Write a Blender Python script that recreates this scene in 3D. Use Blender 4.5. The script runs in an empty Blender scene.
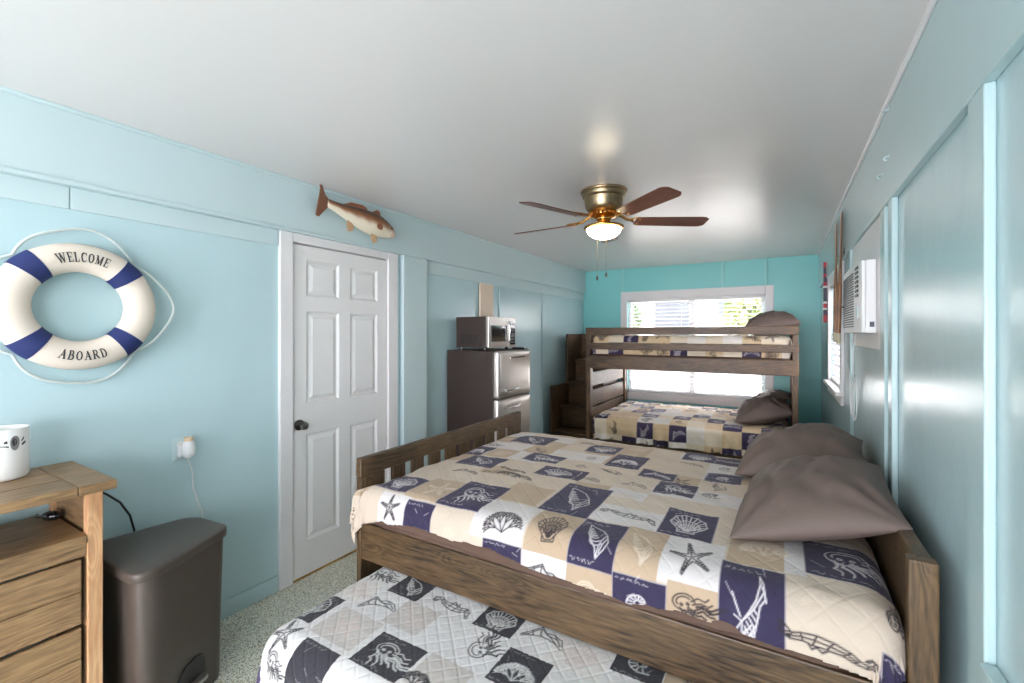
import bpy, bmesh, math, random
import numpy as np
from mathutils import Vector, Matrix, noise

# ------------------------------------------------------------------ camera, world, light, exposure
PI = math.pi
scene = bpy.context.scene
col = scene.collection
YAW = math.atan2(270, 450)
CAM_Z = 1.5
cam_data = bpy.data.cameras.new('camera')
cam_data.sensor_width = 36.0
cam_data.lens = 450 / 1024 * 36
cam_data.shift_y = -7.5 / 1024
cam_data.clip_start = 0.02
cam = bpy.data.objects.new('camera', cam_data)
cam.location = (0, 0, CAM_Z)
cam.rotation_euler = (PI / 2, 0, YAW)
col.objects.link(cam)
scene.camera = cam

scene.view_settings.view_transform = 'Standard'
scene.view_settings.look = 'None'
scene.view_settings.gamma = 1
scene.view_settings.use_curve_mapping = False
scene.view_settings.exposure = 0.38
scene.cycles.use_denoising = True
scene.cycles.max_bounces = 10
scene.cycles.diffuse_bounces = 6
scene.cycles.glossy_bounces = 4
scene.cycles.sample_clamp_indirect = 6

world = bpy.data.worlds.new('world')
scene.world = world
world.use_nodes = True
bg = world.node_tree.nodes['Background']
bg.inputs[0].default_value = (0.96, 0.95, 1.0, 1)
bg.inputs[1].default_value = 6.0


def area(name, loc, rot, sx, sy, power, color=(1, 1, 1), portal=False):
    l = bpy.data.lights.new(name, 'AREA')
    l.shape = 'RECTANGLE'
    l.size = sx
    l.size_y = sy
    l.energy = power
    l.color = color
    o = bpy.data.objects.new(name, l)
    o.location = loc
    o.rotation_euler = rot
    col.objects.link(o)
    if portal:
        l.cycles.is_portal = True
    return o


# daylight entering by the wide back window; the near side lamp is added fill
area('back_window_daylight', (-1.0, -4.12, 1.12), (PI / 2, 0, 0), 2.3, 1.65, 130, (1.0, 0.925, 0.99))
area('near_side_fill', (0.56, -2.2, 1.35), (0, PI / 2 + 0.0, 0), 1.3, 1.5, 26, (1.0, 0.925, 0.99))  # added fill lamp out of view, brightening the left wall
area('side_daylight_boost', (3.4, 4.55, 2.1), (0, math.radians(80), 0), 2.2, 3.2, 3600, (1.0, 0.96, 1.0))  # lamp added outside the side window to brighten the far end
# lamp added above the yard, out of view, boosting daylight through the far window
area('yard_daylight_boost', (-1.0, 11.8, 3.9), (-math.radians(68), 0, 0), 8.0, 2.2, 7500, (1.0, 0.96, 1.0))
# daylight through the far window (portal only guides the sky light)
area('far_window_portal', (-1.02, 6.30, 1.34), (-PI / 2, 0, 0), 1.7, 1.28, 1, portal=True)
area('side_window_portal', (0.43, 4.55, 1.53), (0, PI / 2, 0), 0.95, 1.1, 1, portal=True)

# ------------------------------------------------------------------ room numbers
XL, XR, YF, YB, ZC = -2.53, 0.385, 6.27, -4.0, 2.42
FAS_L, FAS_R = -2.49, 0.362

# ------------------------------------------------------------------ helpers
def mk(name, bm, mat, parent=None, loc=None, bevel=0.0, seg=2, smooth=False, angle=40):
    """link one mesh object; vertices are given in world coordinates"""
    off = Vector((0, 0, 0))
    if parent is not None:
        p = parent
        while p is not None:
            off += p.location
            p = p.parent
    elif loc is not None:
        off = Vector(loc)
    bmesh.ops.translate(bm, verts=bm.verts, vec=-off)
    bmesh.ops.recalc_face_normals(bm, faces=bm.faces)
    me = bpy.data.meshes.new(name)
    bm.to_mesh(me)
    bm.free()
    return mkmesh(name, me, mat, parent, loc, bevel, seg, smooth, angle)


def mkmesh(name, me, mat, parent=None, loc=None, bevel=0.0, seg=2, smooth=False, angle=40):
    o = bpy.data.objects.new(name, me)
    col.objects.link(o)
    if mat is not None:
        me.materials.append(mat)
    if parent is not None:
        o.parent = parent
    elif loc is not None:
        o.location = loc
    if smooth:
        for p in me.polygons:
            p.use_smooth = True
        if angle < 180:
            try:
                me.set_sharp_from_angle(angle=math.radians(angle))
            except Exception:
                pass
    if bevel:
        m = o.modifiers.new('bevel', 'BEVEL')
        m.width = bevel
        m.segments = seg
        m.limit_method = 'ANGLE'
        m.angle_limit = math.radians(40)
    return o


def root(name, loc, label, cat, group=None):
    o = bpy.data.objects.new(name, None)
    o.empty_display_size = 0.1
    col.objects.link(o)
    o.location = loc
    tag(o, label, cat, group)
    return o


def tag(o, label=None, cat=None, group=None, kind=None):
    if label:
        o['label'] = label
    if cat:
        o['category'] = cat
    if group:
        o['group'] = group
    if kind:
        o['kind'] = kind
    return o


def struct(name, bm, mat, loc=None, **k):
    o = mk(name, bm, mat, None, loc, **k)
    o['kind'] = 'structure'
    return o


def B(*boxes):
    """bmesh of axis aligned boxes (x0,x1,y0,y1,z0,z1)"""
    bm = bmesh.new()
    for b in boxes:
        add_box(bm, *b)
    return bm


def add_box(bm, x0, x1, y0, y1, z0, z1, M=None):
    vs = [bm.verts.new((x, y, z)) for z in (z0, z1) for y in (y0, y1) for x in (x0, x1)]
    for f in ((0, 2, 3, 1), (4, 5, 7, 6), (0, 1, 5, 4), (2, 6, 7, 3), (0, 4, 6, 2), (1, 3, 7, 5)):
        bm.faces.new([vs[i] for i in f])
    if M is not None:
        for v in vs:
            v.co = M @ v.co
    return vs


def add_tube(bm, pts, r, n=10, closed=False, cap=True):
    pts = [Vector(p) for p in pts]
    N = len(pts)
    rr = r if hasattr(r, '__len__') else [r] * N
    rings = []
    up = None
    for i, p in enumerate(pts):
        a = pts[(i - 1) % N] if (closed or i > 0) else p
        b = pts[(i + 1) % N] if (closed or i < N - 1) else p
        t = (b - a).normalized()
        if up is None:
            up = Vector((0, 0, 1)) if abs(t.z) < 0.9 else Vector((1, 0, 0))
        s = t.cross(up).normalized()
        up = s.cross(t).normalized()
        rings.append([bm.verts.new(p + rr[i] * (math.cos(2 * PI * k / n) * s + math.sin(2 * PI * k / n) * up)) for k in range(n)])
    M = N if closed else N - 1
    for i in range(M):
        A, C = rings[i], rings[(i + 1) % N]
        for k in range(n):
            bm.faces.new((A[k], A[(k + 1) % n], C[(k + 1) % n], C[k]))
    if cap and not closed:
        bm.faces.new(rings[0][::-1])
        bm.faces.new(rings[-1])


def add_lathe(bm, prof, cx, cy, cz=0, n=48, M=None):
    """prof list of (r,z); closed at r=0 ends"""
    rings = []
    for r, z in prof:
        if r < 1e-6:
            rings.append([bm.verts.new((cx, cy, cz + z))])
        else:
            rings.append([bm.verts.new((cx + r * math.cos(2 * PI * k / n), cy + r * math.sin(2 * PI * k / n), cz + z)) for k in range(n)])
    for A, C in zip(rings[:-1], rings[1:]):
        if len(A) == 1 and len(C) == 1:
            continue
        for k in range(n):
            k2 = (k + 1) % n
            if len(A) == 1:
                bm.faces.new((A[0], C[k], C[k2]))
            elif len(C) == 1:
                bm.faces.new((A[k], C[0], A[k2]))
            else:
                bm.faces.new((A[k], C[k], C[k2], A[k2]))
    if M is not None:
        for R in rings:
            for v in R:
                v.co = M @ v.co


def add_prism(bm, poly, z0, z1, M=None):
    lo = [bm.verts.new((x, y, z0)) for x, y in poly]
    hi = [bm.verts.new((x, y, z1)) for x, y in poly]
    n = len(poly)
    for i in range(n):
        bm.faces.new((lo[i], lo[(i + 1) % n], hi[(i + 1) % n], hi[i]))
    bm.faces.new(lo[::-1])
    bm.faces.new(hi)
    if M is not None:
        for v in lo + hi:
            v.co = M @ v.co


def add_grid(bm, P, closed_u=False):
    """P[i][j] points"""
    V = [[bm.verts.new(p) for p in row] for row in P]
    nu, nv = len(V), len(V[0])
    for i in range(nu - 1):
        for j in range(nv if closed_u else nv - 1):
            bm.faces.new((V[i][j], V[i][(j + 1) % nv], V[i + 1][(j + 1) % nv], V[i + 1][j]))
    return V


# ------------------------------------------------------------------ materials
class NT:
    def __init__(s, name):
        s.m = bpy.data.materials.new(name)
        s.m.use_nodes = True
        s.t = s.m.node_tree
        s.b = s.t.nodes['Principled BSDF']

    def n(s, typ, **kw):
        nd = s.t.nodes.new(typ)
        for k, v in kw.items():
            if k.startswith('i_'):
                nd.inputs[k[2:].replace('_', ' ')].default_value = v
            else:
                setattr(nd, k, v)
        return nd

    def l(s, a, b):
        s.t.links.new(a, b)


def c4(c):
    return (c[0], c[1], c[2], 1)


def srgb(r, g, b):
    f = lambda v: ((v / 255 + 0.055) / 1.055) ** 2.4 if v > 10 else v / 255 / 12.92
    return (f(r), f(g), f(b))


def plain(name, c, rough=0.5, metal=0.0, bump=0.0, bscale=60, spec=0.5, coat=0.0, var=0.0, vscale=3.0, emit=None, estr=0):
    T = NT(name)
    b = T.b
    b.inputs['Base Color'].default_value = c4(c)
    b.inputs['Roughness'].default_value = rough
    b.inputs['Metallic'].default_value = metal
    b.inputs['Specular IOR Level'].default_value = spec
    b.inputs['Coat Weight'].default_value = coat
    tc = T.n('ShaderNodeTexCoord')
    if var > 0:
        nz = T.n('ShaderNodeTexNoise', i_Scale=vscale, i_Detail=4.0)
        T.l(tc.outputs['Object'], nz.inputs['Vector'])
        mx = T.n('ShaderNodeMix', data_type='RGBA')
        mx.inputs[6].default_value = c4([x * (1 - var) for x in c])
        mx.inputs[7].default_value = c4([min(1, x * (1 + var)) for x in c])
        T.l(nz.outputs['Fac'], mx.inputs[0])
        T.l(mx.outputs[2], b.inputs['Base Color'])
    if bump > 0:
        nz = T.n('ShaderNodeTexNoise', i_Scale=bscale, i_Detail=3.0)
        T.l(tc.outputs['Object'], nz.inputs['Vector'])
        bp = T.n('ShaderNodeBump', i_Strength=bump, i_Distance=0.01)
        T.l(nz.outputs['Fac'], bp.inputs['Height'])
        T.l(bp.outputs['Normal'], b.inputs['Normal'])
    if emit:
        b.inputs['Emission Color'].default_value = c4(emit)
        b.inputs['Emission Strength'].default_value = estr
    return T.m


def wood(name, dark, light, axis='x', rough=0.45, scale=1.0, knots=0.5, contrast=1.0):
    """stained pine: long grain lines bent round knots; axis = grain direction"""
    T = NT(name)
    tc = T.n('ShaderNodeTexCoord')
    stretch = {'x': (0.11, 1, 1), 'y': (1, 0.11, 1), 'z': (1, 1, 0.11)}[axis]
    mp = T.n('ShaderNodeMapping')
    mp.inputs['Scale'].default_value = [v * scale for v in stretch]
    T.l(tc.outputs['Object'], mp.inputs['Vector'])
    # knots: voronoi cells, distance field displaces the grain
    kst = {'x': (2.6, 9, 9), 'y': (9, 2.6, 9), 'z': (9, 9, 2.6)}[axis]
    mk_ = T.n('ShaderNodeMapping')
    mk_.inputs['Scale'].default_value = [v * scale for v in kst]
    T.l(tc.outputs['Object'], mk_.inputs['Vector'])
    vo = T.n('ShaderNodeTexVoronoi', i_Scale=1.0)
    T.l(mk_.outputs['Vector'], vo.inputs['Vector'])
    kr = T.n('ShaderNodeMapRange', interpolation_type='SMOOTHERSTEP')
    kr.inputs['From Min'].default_value = 0.0
    kr.inputs['From Max'].default_value = 0.42
    kr.inputs['To Min'].default_value = 1.0
    kr.inputs['To Max'].default_value = 0.0
    T.l(vo.outputs['Distance'], kr.inputs['Value'])
    n1 = T.n('ShaderNodeTexNoise', i_Scale=7.0, i_Detail=2.0)
    T.l(mp.outputs['Vector'], n1.inputs['Vector'])
    ad = T.n('ShaderNodeMath', operation='MULTIPLY_ADD')
    T.l(kr.outputs['Result'], ad.inputs[0])
    ad.inputs[1].default_value = 0.35 * knots
    T.l(n1.outputs['Fac'], ad.inputs[2])
    ml = T.n('ShaderNodeMath', operation='MULTIPLY')
    T.l(ad.outputs[0], ml.inputs[0])
    ml.inputs[1].default_value = 34.0
    fr = T.n('ShaderNodeMath', operation='PINGPONG')
    T.l(ml.outputs[0], fr.inputs[0])
    fr.inputs[1].default_value = 1.0
    n2 = T.n('ShaderNodeTexNoise', i_Scale=120.0, i_Detail=5.0)
    T.l(mp.outputs['Vector'], n2.inputs['Vector'])
    n3 = T.n('ShaderNodeTexNoise', i_Scale=3.2, i_Detail=2.0)
    T.l(tc.outputs['Object'], n3.inputs['Vector'])
    s1 = T.n('ShaderNodeMath', operation='MULTIPLY_ADD')
    T.l(fr.outputs[0], s1.inputs[0])
    s1.inputs[1].default_value = 0.26
    T.l(n2.outputs['Fac'], s1.inputs[2])
    s2 = T.n('ShaderNodeMath', operation='MULTIPLY_ADD')
    T.l(n3.outputs['Fac'], s2.inputs[0])
    s2.inputs[1].default_value = 0.7
    T.l(s1.outputs[0], s2.inputs[2])
    rp = T.n('ShaderNodeMapRange')
    rp.inputs['From Min'].default_value = 0.98 - 0.30 / contrast
    rp.inputs['From Max'].default_value = 0.98 + 0.34 / contrast
    T.l(s2.outputs[0], rp.inputs['Value'])
    mx = T.n('ShaderNodeMix', data_type='RGBA')
    mx.inputs[6].default_value = c4(dark)
    mx.inputs[7].default_value = c4(light)
    T.l(rp.outputs['Result'], mx.inputs[0])
    # dark knot hearts
    kh = T.n('ShaderNodeMapRange', interpolation_type='SMOOTHSTEP')
    kh.inputs['From Min'].default_value = 0.04
    kh.inputs['From Max'].default_value = 0.13
    kh.inputs['To Min'].default_value = 0.75 * min(1, knots)
    kh.inputs['To Max'].default_value = 0.0
    T.l(vo.outputs['Distance'], kh.inputs['Value'])
    mk2 = T.n('ShaderNodeMix', data_type='RGBA')
    T.l(kh.outputs['Result'], mk2.inputs[0])
    T.l(mx.outputs[2], mk2.inputs[6])
    mk2.inputs[7].default_value = c4([d * 0.55 for d in dark])
    T.l(mk2.outputs[2], T.b.inputs['Base Color'])
    T.b.inputs['Roughness'].default_value = rough
    bp = T.n('ShaderNodeBump', i_Strength=0.25, i_Distance=0.004)
    T.l(s1.outputs[0], bp.inputs['Height'])
    T.l(bp.outputs['Normal'], T.b.inputs['Normal'])
    return T.m


def terrazzo():
    T = NT('terrazzo_floor')
    tc = T.n('ShaderNodeTexCoord')
    last = None
    base = srgb(214, 217, 204)
    layers = [(170, srgb(128, 134, 118), 0.45, 0.40), (110, srgb(190, 172, 132), 0.55, 0.32), (210, srgb(236, 236, 222), 0.5, 0.42), (150, srgb(84, 92, 84), 0.70, 0.32)]
    for i, (sc, c, thr, rad) in enumerate(layers):
        mp = T.n('ShaderNodeMapping')
        mp.inputs['Location'].default_value = (i * 3.7, i * 1.3, 0)
        T.l(tc.outputs['Object'], mp.inputs['Vector'])
        vo = T.n('ShaderNodeTexVoronoi', i_Scale=float(sc))
        T.l(mp.outputs['Vector'], vo.inputs['Vector'])
        sp = T.n('ShaderNodeSeparateColor')
        T.l(vo.outputs['Color'], sp.inputs[0])
        g = T.n('ShaderNodeMath', operation='GREATER_THAN')
        T.l(sp.outputs[0], g.inputs[0])
        g.inputs[1].default_value = thr
        ls = T.n('ShaderNodeMath', operation='LESS_THAN')
        T.l(vo.outputs['Distance'], ls.inputs[0])
        ls.inputs[1].default_value = rad + 0.1
        m = T.n('ShaderNodeMath', operation='MULTIPLY')
        T.l(g.outputs[0], m.inputs[0])
        T.l(ls.outputs[0], m.inputs[1])
        mx = T.n('ShaderNodeMix', data_type='RGBA')
        T.l(m.outputs[0], mx.inputs[0])
        if last is None:
            mx.inputs[6].default_value = c4(base)
        else:
            T.l(last, mx.inputs[6])
        mx.inputs[7].default_value = c4(c)
        last = mx.outputs[2]
    T.l(last, T.b.inputs['Base Color'])
    T.b.inputs['Roughness'].default_value = 0.35
    return T.m


def quilt_mat(name):
    T = NT(name)
    at = T.n('ShaderNodeAttribute', attribute_name='print')
    T.l(at.outputs['Color'], T.b.inputs['Base Color'])
    T.b.inputs['Roughness'].default_value = 0.85
    T.b.inputs['Specular IOR Level'].default_value = 0.2
    T.b.inputs['Sheen Weight'].default_value = 0.15
    tc = T.n('ShaderNodeTexCoord')
    nz = T.n('ShaderNodeTexNoise', i_Scale=45.0, i_Detail=3.0)
    T.l(tc.outputs['Object'], nz.inputs['Vector'])
    bp = T.n('ShaderNodeBump', i_Strength=0.35, i_Distance=0.006)
    T.l(nz.outputs['Fac'], bp.inputs['Height'])
    T.l(bp.outputs['Normal'], T.b.inputs['Normal'])
    return T.m


def glass_mat():
    T = NT('window_glass')
    T.b.inputs['Base Color'].default_value = (1, 1, 1, 1)
    T.b.inputs['Roughness'].default_value = 0.0
    T.b.inputs['IOR'].default_value = 1.02
    T.b.inputs['Transmission Weight'].default_value = 1.0
    return T.m


def fish_skin():
    T = NT('fish_skin')
    at = T.n('ShaderNodeAttribute', attribute_name='print')
    T.l(at.outputs['Color'], T.b.inputs['Base Color'])
    T.b.inputs['Roughness'].default_value = 0.3
    T.b.inputs['Coat Weight'].default_value = 0.4
    tc = T.n('ShaderNodeTexCoord')
    vo = T.n('ShaderNodeTexVoronoi', i_Scale=90.0)
    T.l(tc.outputs['Object'], vo.inputs['Vector'])
    bp = T.n('ShaderNodeBump', i_Strength=0.2, i_Distance=0.003)
    T.l(vo.outputs['Distance'], bp.inputs['Height'])
    T.l(bp.outputs['Normal'], T.b.inputs['Normal'])
    return T.m


PALE = srgb(186, 212, 217)
M = {}
M['wall_left'] = plain('pale_blue_paint', PALE, 0.21, bump=0.12, bscale=9, var=0.03, vscale=1.5)
M['fascia'] = plain('pale_blue_trim_paint', srgb(194, 213, 216), 0.30, bump=0.06, bscale=12, var=0.02)
M['wall_far'] = plain('teal_paint', srgb(132, 208, 208), 0.35, bump=0.08, bscale=10)
M['trim_far'] = plain('teal_trim_paint', srgb(150, 216, 214), 0.35)
M['wall_right'] = plain('pale_teal_gloss_paint', srgb(178, 202, 206), 0.24, bump=0.25, bscale=7, spec=0.6)
M['trim_right'] = plain('pale_teal_gloss_trim', srgb(178, 202, 205), 0.24, bump=0.1, bscale=9, spec=0.6)
M['ceiling'] = plain('ceiling_satin_paint', srgb(228, 224, 223), 0.26, bump=0.16, bscale=2.2, spec=0.6)
M['floor'] = terrazzo()
M['white'] = plain('white_gloss_paint', srgb(226, 224, 225), 0.3, bump=0.04, bscale=20)
M['door'] = plain('white_door_paint', srgb(228, 227, 227), 0.35)
M['vinyl'] = plain('white_vinyl', srgb(226, 226, 227), 0.45)
M['threshold'] = wood('oak_threshold', srgb(150, 112, 62), srgb(196, 160, 100), 'y')
WD, WL = srgb(38, 27, 17), srgb(108, 85, 58)
for a in 'xyz':
    M['bed_' + a] = wood('brown_stained_pine_' + a, WD, WL, a, 0.42)
    M['bunk_' + a] = wood('bunk_stained_pine_' + a, srgb(42, 28, 15), srgb(106, 78, 47), a, 0.42)
    M['dress_' + a] = wood('honey_stained_pine_' + a, srgb(92, 68, 44), srgb(172, 138, 98), a, 0.45, contrast=0.75)
M['post'] = wood('orange_pine_post', srgb(170, 118, 78), srgb(222, 180, 136), 'z', 0.45, contrast=0.7)
M['quilt'] = quilt_mat('patchwork_quilt_cloth')
M['sheet'] = plain('brown_sheet_cloth', srgb(98, 78, 68), 0.8, bump=0.4, bscale=14, spec=0.2)
M['pillow'] = plain('taupe_pillowcase', srgb(106, 92, 86), 0.6, bump=0.5, bscale=11, spec=0.3)
M['bin'] = plain('dark_brown_plastic', srgb(76, 67, 61), 0.34, bump=0.02, bscale=200)
M['black'] = plain('black_plastic', srgb(22, 22, 24), 0.35)
M['bowlwhite'] = plain('white_ceramic', srgb(240, 240, 238), 0.15, coat=0.5)
M['ink'] = plain('dark_emblem_ink', srgb(52, 52, 54), 0.4)
M['grey_ink'] = plain('grey_emblem_ink', srgb(130, 130, 132), 0.4)
M['ring'] = plain('cream_canvas', srgb(226, 214, 200), 0.6, bump=0.05, bscale=120)
M['navy'] = plain('navy_canvas', srgb(30, 44, 100), 0.65, bump=0.05, bscale=120)
M['rope'] = plain('white_rope', srgb(206, 216, 214), 0.8, bump=0.5, bscale=220)
M['fridge_side'] = plain('dark_brown_metal', srgb(62, 50, 46), 0.4, metal=0.2, bump=0.05, bscale=150)
M['steel'] = plain('brushed_steel', srgb(188, 182, 176), 0.32, metal=0.9)
M['chrome'] = plain('chrome', srgb(225, 225, 228), 0.12, metal=1)
M['blackglass'] = plain('black_glass', srgb(26, 27, 30), 0.08, coat=0.5)
M['brass'] = plain('antique_brass', srgb(158, 138, 108), 0.3, metal=1, var=0.08, vscale=14)
M['gold'] = plain('polished_brass', srgb(205, 150, 80), 0.24, metal=1)
M['lampglass'] = plain('lit_frosted_glass', srgb(255, 240, 210), 0.4, emit=srgb(255, 236, 200), estr=17.0)
M['blade'] = wood('walnut_blade', srgb(84, 46, 34), srgb(130, 80, 62), 'x', 0.35, contrast=0.6, knots=0)
M['tan'] = plain('tan_board', srgb(226, 205, 184), 0.5)
M['glass'] = glass_mat()
M['bronze_knob'] = plain('pewter_knob', srgb(108, 104, 102), 0.28, metal=1)
M['frame'] = wood('brown_frame_wood', srgb(92, 58, 34), srgb(168, 118, 76), 'z', 0.3, knots=0)
M['red'] = plain('red_paint', srgb(186, 52, 66), 0.5)
M['slate'] = plain('dark_grey_paint', srgb(72, 74, 92), 0.5)
M['cord'] = plain('white_cord', srgb(214, 220, 218), 0.5)
M['fish'] = fish_skin()

# ================================================================== THE ROOM
struct('floor', B((-2.75, 0.6, YB - 0.1, YF + 0.12, -0.08, 0)), M['floor'], (0, 0, 0))
struct('ceiling', B((-2.75, 0.6, YB - 0.1, YF + 0.12, ZC, ZC + 0.08)), M['ceiling'], (0, 0, ZC))

# left wall with the door opening
D0, D1, DT = 1.64, 2.395, 2.05
struct('wall_left', B((XL - 0.12, XL, YB, D0 - 0.02, 0, ZC), (XL - 0.12, XL, D1 + 0.02, YF, 0, ZC), (XL - 0.12, XL, D0 - 0.02, D1 + 0.02, DT + 0.02, ZC)),
       M['wall_left'], (XL, 0, 0))
# beam under the ceiling, its lip, the header strip and the wide post right of the door
struct('trim_1', B((XL, FAS_L, YB, YF, 2.118, ZC), (XL, FAS_L + 0.012, YB, YF, 2.106, 2.124)), M['fascia'], (XL, 0, 2.1), bevel=0.004)
struct('trim_2', B((XL, XL + 0.012, YB, 0.652, 2.015, 2.106), (XL, XL + 0.012, 0.655, 1.545, 2.015, 2.106)), M['fascia'], (XL, 0, 2.0), bevel=0.002)
struct('trim_3', B((XL, FAS_L, 2.535, 2.80, 0, 2.118)), M['fascia'], (XL, 2.6, 0), bevel=0.004)
struct('trim_4', B((XL, XL + 0.012, 2.80, YF, 2.0, 2.106)), M['fascia'], (XL, 2.8, 2.0), bevel=0.002)
bm = bmesh.new()
for y in (3.955, 4.93):
    add_box(bm, XL, XL + 0.016, y - 0.014, y + 0.014, 0.09, 2.0)
struct('trim_5', bm, M['wall_left'], (XL, 4, 0), bevel=0.002)
bm = bmesh.new()
add_tube(bm, [(FAS_L + 0.004, YB, ZC - 0.008), (FAS_L + 0.004, YF, ZC - 0.008)], 0.011, 8)
struct('trim_6', bm, M['fascia'], (FAS_L, 0, ZC), smooth=True)
struct('baseboard_left', B((XL, XL + 0.014, YB, 1.55, 0, 0.092), (XL, XL + 0.014, 2.80, YF, 0, 0.092)), M['wall_left'], (XL, 0, 0), bevel=0.003)

# far wall with the window opening, battens above
W0, W1, WZ0, WZ1 = -1.865, -0.175, 0.70, 1.985
struct('wall_far', B((-2.65, W0, YF, YF + 0.1, 0, ZC), (W1, 0.5, YF, YF + 0.1, 0, ZC), (W0, W1, YF, YF + 0.1, 0, WZ0), (W0, W1, YF, YF + 0.1, WZ1, ZC)),
       M['wall_far'], (0, YF, 0))
bm = bmesh.new()
for x in (-1.93, -0.645, -0.17):
    add_box(bm, x - 0.018, x + 0.018, YF - 0.024, YF, 2.09, ZC)
for x in (-1.93, -1.28, -0.645, -0.02):
    add_box(bm, x - 0.018, x + 0.018, YF - 0.014, YF, 0.09, 0.585)
struct('trim_7', bm, M['trim_far'], (0, YF, 0), bevel=0.004)
struct('baseboard_far', B((XL, XR, YF - 0.014, YF, 0, 0.09)), M['wall_far'], (0, YF, 0), bevel=0.003)

# right wall with the side window opening and an added, unseen one for the fill lamp
S0, S1, SZ0, SZ1 = 4.08, 5.02, 1.08, 1.96
struct('wall_right', B((XR, XR + 0.12, YB, -2.95, 0, ZC), (XR, XR + 0.12, -1.45, S0, 0, ZC), (XR, XR + 0.12, -2.95, -1.45, 0, 0.7), (XR, XR + 0.12, -2.95, -1.45, 2.0, ZC), (XR, XR + 0.12, S1, YF, 0, ZC), (XR, XR + 0.12, S0, S1, 0, SZ0), (XR, XR + 0.12, S0, S1, SZ1, ZC)),
       M['wall_right'], (XR, 0, 0))
struct('trim_8', B((FAS_R, XR, YB, YF, 2.03, ZC)), M['trim_right'], (XR, 0, 2.0), bevel=0.004)
bm = bmesh.new()
for y0, y1 in ((1.325, 1.425), (2.255, 2.325), (2.40, 2.50), (3.50, 3.56)):
    add_box(bm, XR - 0.02, XR, y0, y1, 0, 2.03)
struct('trim_9', bm, M['trim_right'], (XR, 2, 0), bevel=0.004)
struct('trim_10', B((XR - 0.028, XR, -1.35, 1.322, 0.74, 0.81)), M['trim_right'], (XR, 1, 0.74), bevel=0.004)
bm = bmesh.new()
add_tube(bm, [(FAS_R - 0.004, YB, ZC - 0.008), (FAS_R - 0.004, YF, ZC - 0.008)], 0.011, 8)
struct('trim_11', bm, M['white'], (FAS_R, 0, ZC), smooth=True)

# back wall (behind the camera) with its wide window opening
struct('wall_back', B((-2.65, -2.15, YB - 0.1, YB, 0, ZC), (0.15, 0.5, YB - 0.1, YB, 0, ZC), (-2.15, 0.15, YB - 0.1, YB, 0, 0.3), (-2.15, 0.15, YB - 0.1, YB, 1.98, ZC)),
       M['wall_left'], (0, YB, 0))

# ------------------------------------------------------------------ door
door = struct('door_1', bmesh.new(), None, (XL, D0, 0))
cols = ((D0 + 0.095, D0 + 0.335), (D0 + 0.425, D0 + 0.665))
rows = ((0.22, 0.88), (1.07, 1.64), (1.735, 1.96))
bm = bmesh.new()
xf = XL + 0.004
add_box(bm, xf - 0.035, xf - 0.012, D0 + 0.01, D1 - 0.01, 0.01, DT - 0.01)
ys = [D0 + 0.003, cols[0][0], cols[0][1], cols[1][0], cols[1][1], D1 - 0.003]
for a, b in ((0, 1), (2, 3), (4, 5)):
    add_box(bm, xf - 0.02, xf, ys[a], ys[b], 0.012, DT - 0.004)
zs = [0.012, 0.22, 0.88, 1.07, 1.64, 1.735, 1.96, DT - 0.004]
for a, b in ((0, 1), (2, 3), (4, 5), (6, 7)):
    for y0, y1 in cols:
        add_box(bm, xf - 0.0199, xf - 0.0001, y0 - 0.001, y1 + 0.001, zs[a], zs[b])
for y0, y1 in cols:
    for z0, z1 in rows:
        # raised field: a truncated pyramid
        g = 0.02
        q = 0.045
        lo = [bm.verts.new((xf - 0.012, y, z)) for y, z in ((y0 + g, z0 + g), (y1 - g, z0 + g), (y1 - g, z1 - g), (y0 + g, z1 - g))]
        hi = [bm.verts.new((xf - 0.002, y, z)) for y, z in ((y0 + q, z0 + q), (y1 - q, z0 + q), (y1 - q, z1 - q), (y0 + q, z1 - q))]
        bm.faces.new(hi)
        for i in range(4):
            bm.faces.new((lo[i], lo[(i + 1) % 4], hi[(i + 1) % 4], hi[i]))
        # sloping moulding round the recess
        o = [bm.verts.new((xf, y, z)) for y, z in ((y0, z0), (y1, z0), (y1, z1), (y0, z1))]
        n = [bm.verts.new((xf - 0.012, y, z)) for y, z in ((y0 + .014, z0 + .014), (y1 - .014, z0 + .014), (y1 - .014, z1 - .014), (y0 + .014, z1 - .014))]
        for i in range(4):
            bm.faces.new((o[i], o[(i + 1) % 4], n[(i + 1) % 4], n[i]))
mk('door_leaf', bm, M['door'], door)
bm = B((XL - 0.12, XL + 0.022, D0 - 0.085, D0 - 0.003, 0, DT + 0.058), (XL - 0.12, XL + 0.022, D1 + 0.003, D1 + 0.10, 0, DT + 0.058),
       (XL - 0.12, XL + 0.0219, D0 - 0.0031, D1 + 0.0031, DT + 0.003, DT + 0.0579),
       (XL - 0.12, XL - 0.033, D0 - 0.0032, D0 + 0.025, 0, DT + 0.0028), (XL - 0.12, XL - 0.033, D1 - 0.025, D1 + 0.0032, 0, DT + 0.0028),
       (XL - 0.1199, XL - 0.0331, D0 + 0.0249, D1 - 0.0249, DT - 0.025, DT + 0.0031))
mk('door_casing', bm, M['white'], door, bevel=0.005)
kb = bmesh.new()
R90 = Matrix.Translation((xf, D0 + 0.045, 0.945)) @ Matrix.Rotation(PI / 2, 4, 'Y')
add_lathe(kb, [(0, 0), (0.033, 0), (0.033, 0.006), (0.013, 0.012), (0.012, 0.03), (0.021, 0.038), (0.026, 0.05), (0.023, 0.062), (0.012, 0.068), (0, 0.069)], 0, 0, 0, 24, R90)
mk('door_handle', kb, M['bronze_knob'], door, smooth=True)
mk('threshold', B((XL - 0.11, XL + 0.012, D0 - 0.003, D1 + 0.003, 0, 0.012)), M['threshold'], door, bevel=0.003)

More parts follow.
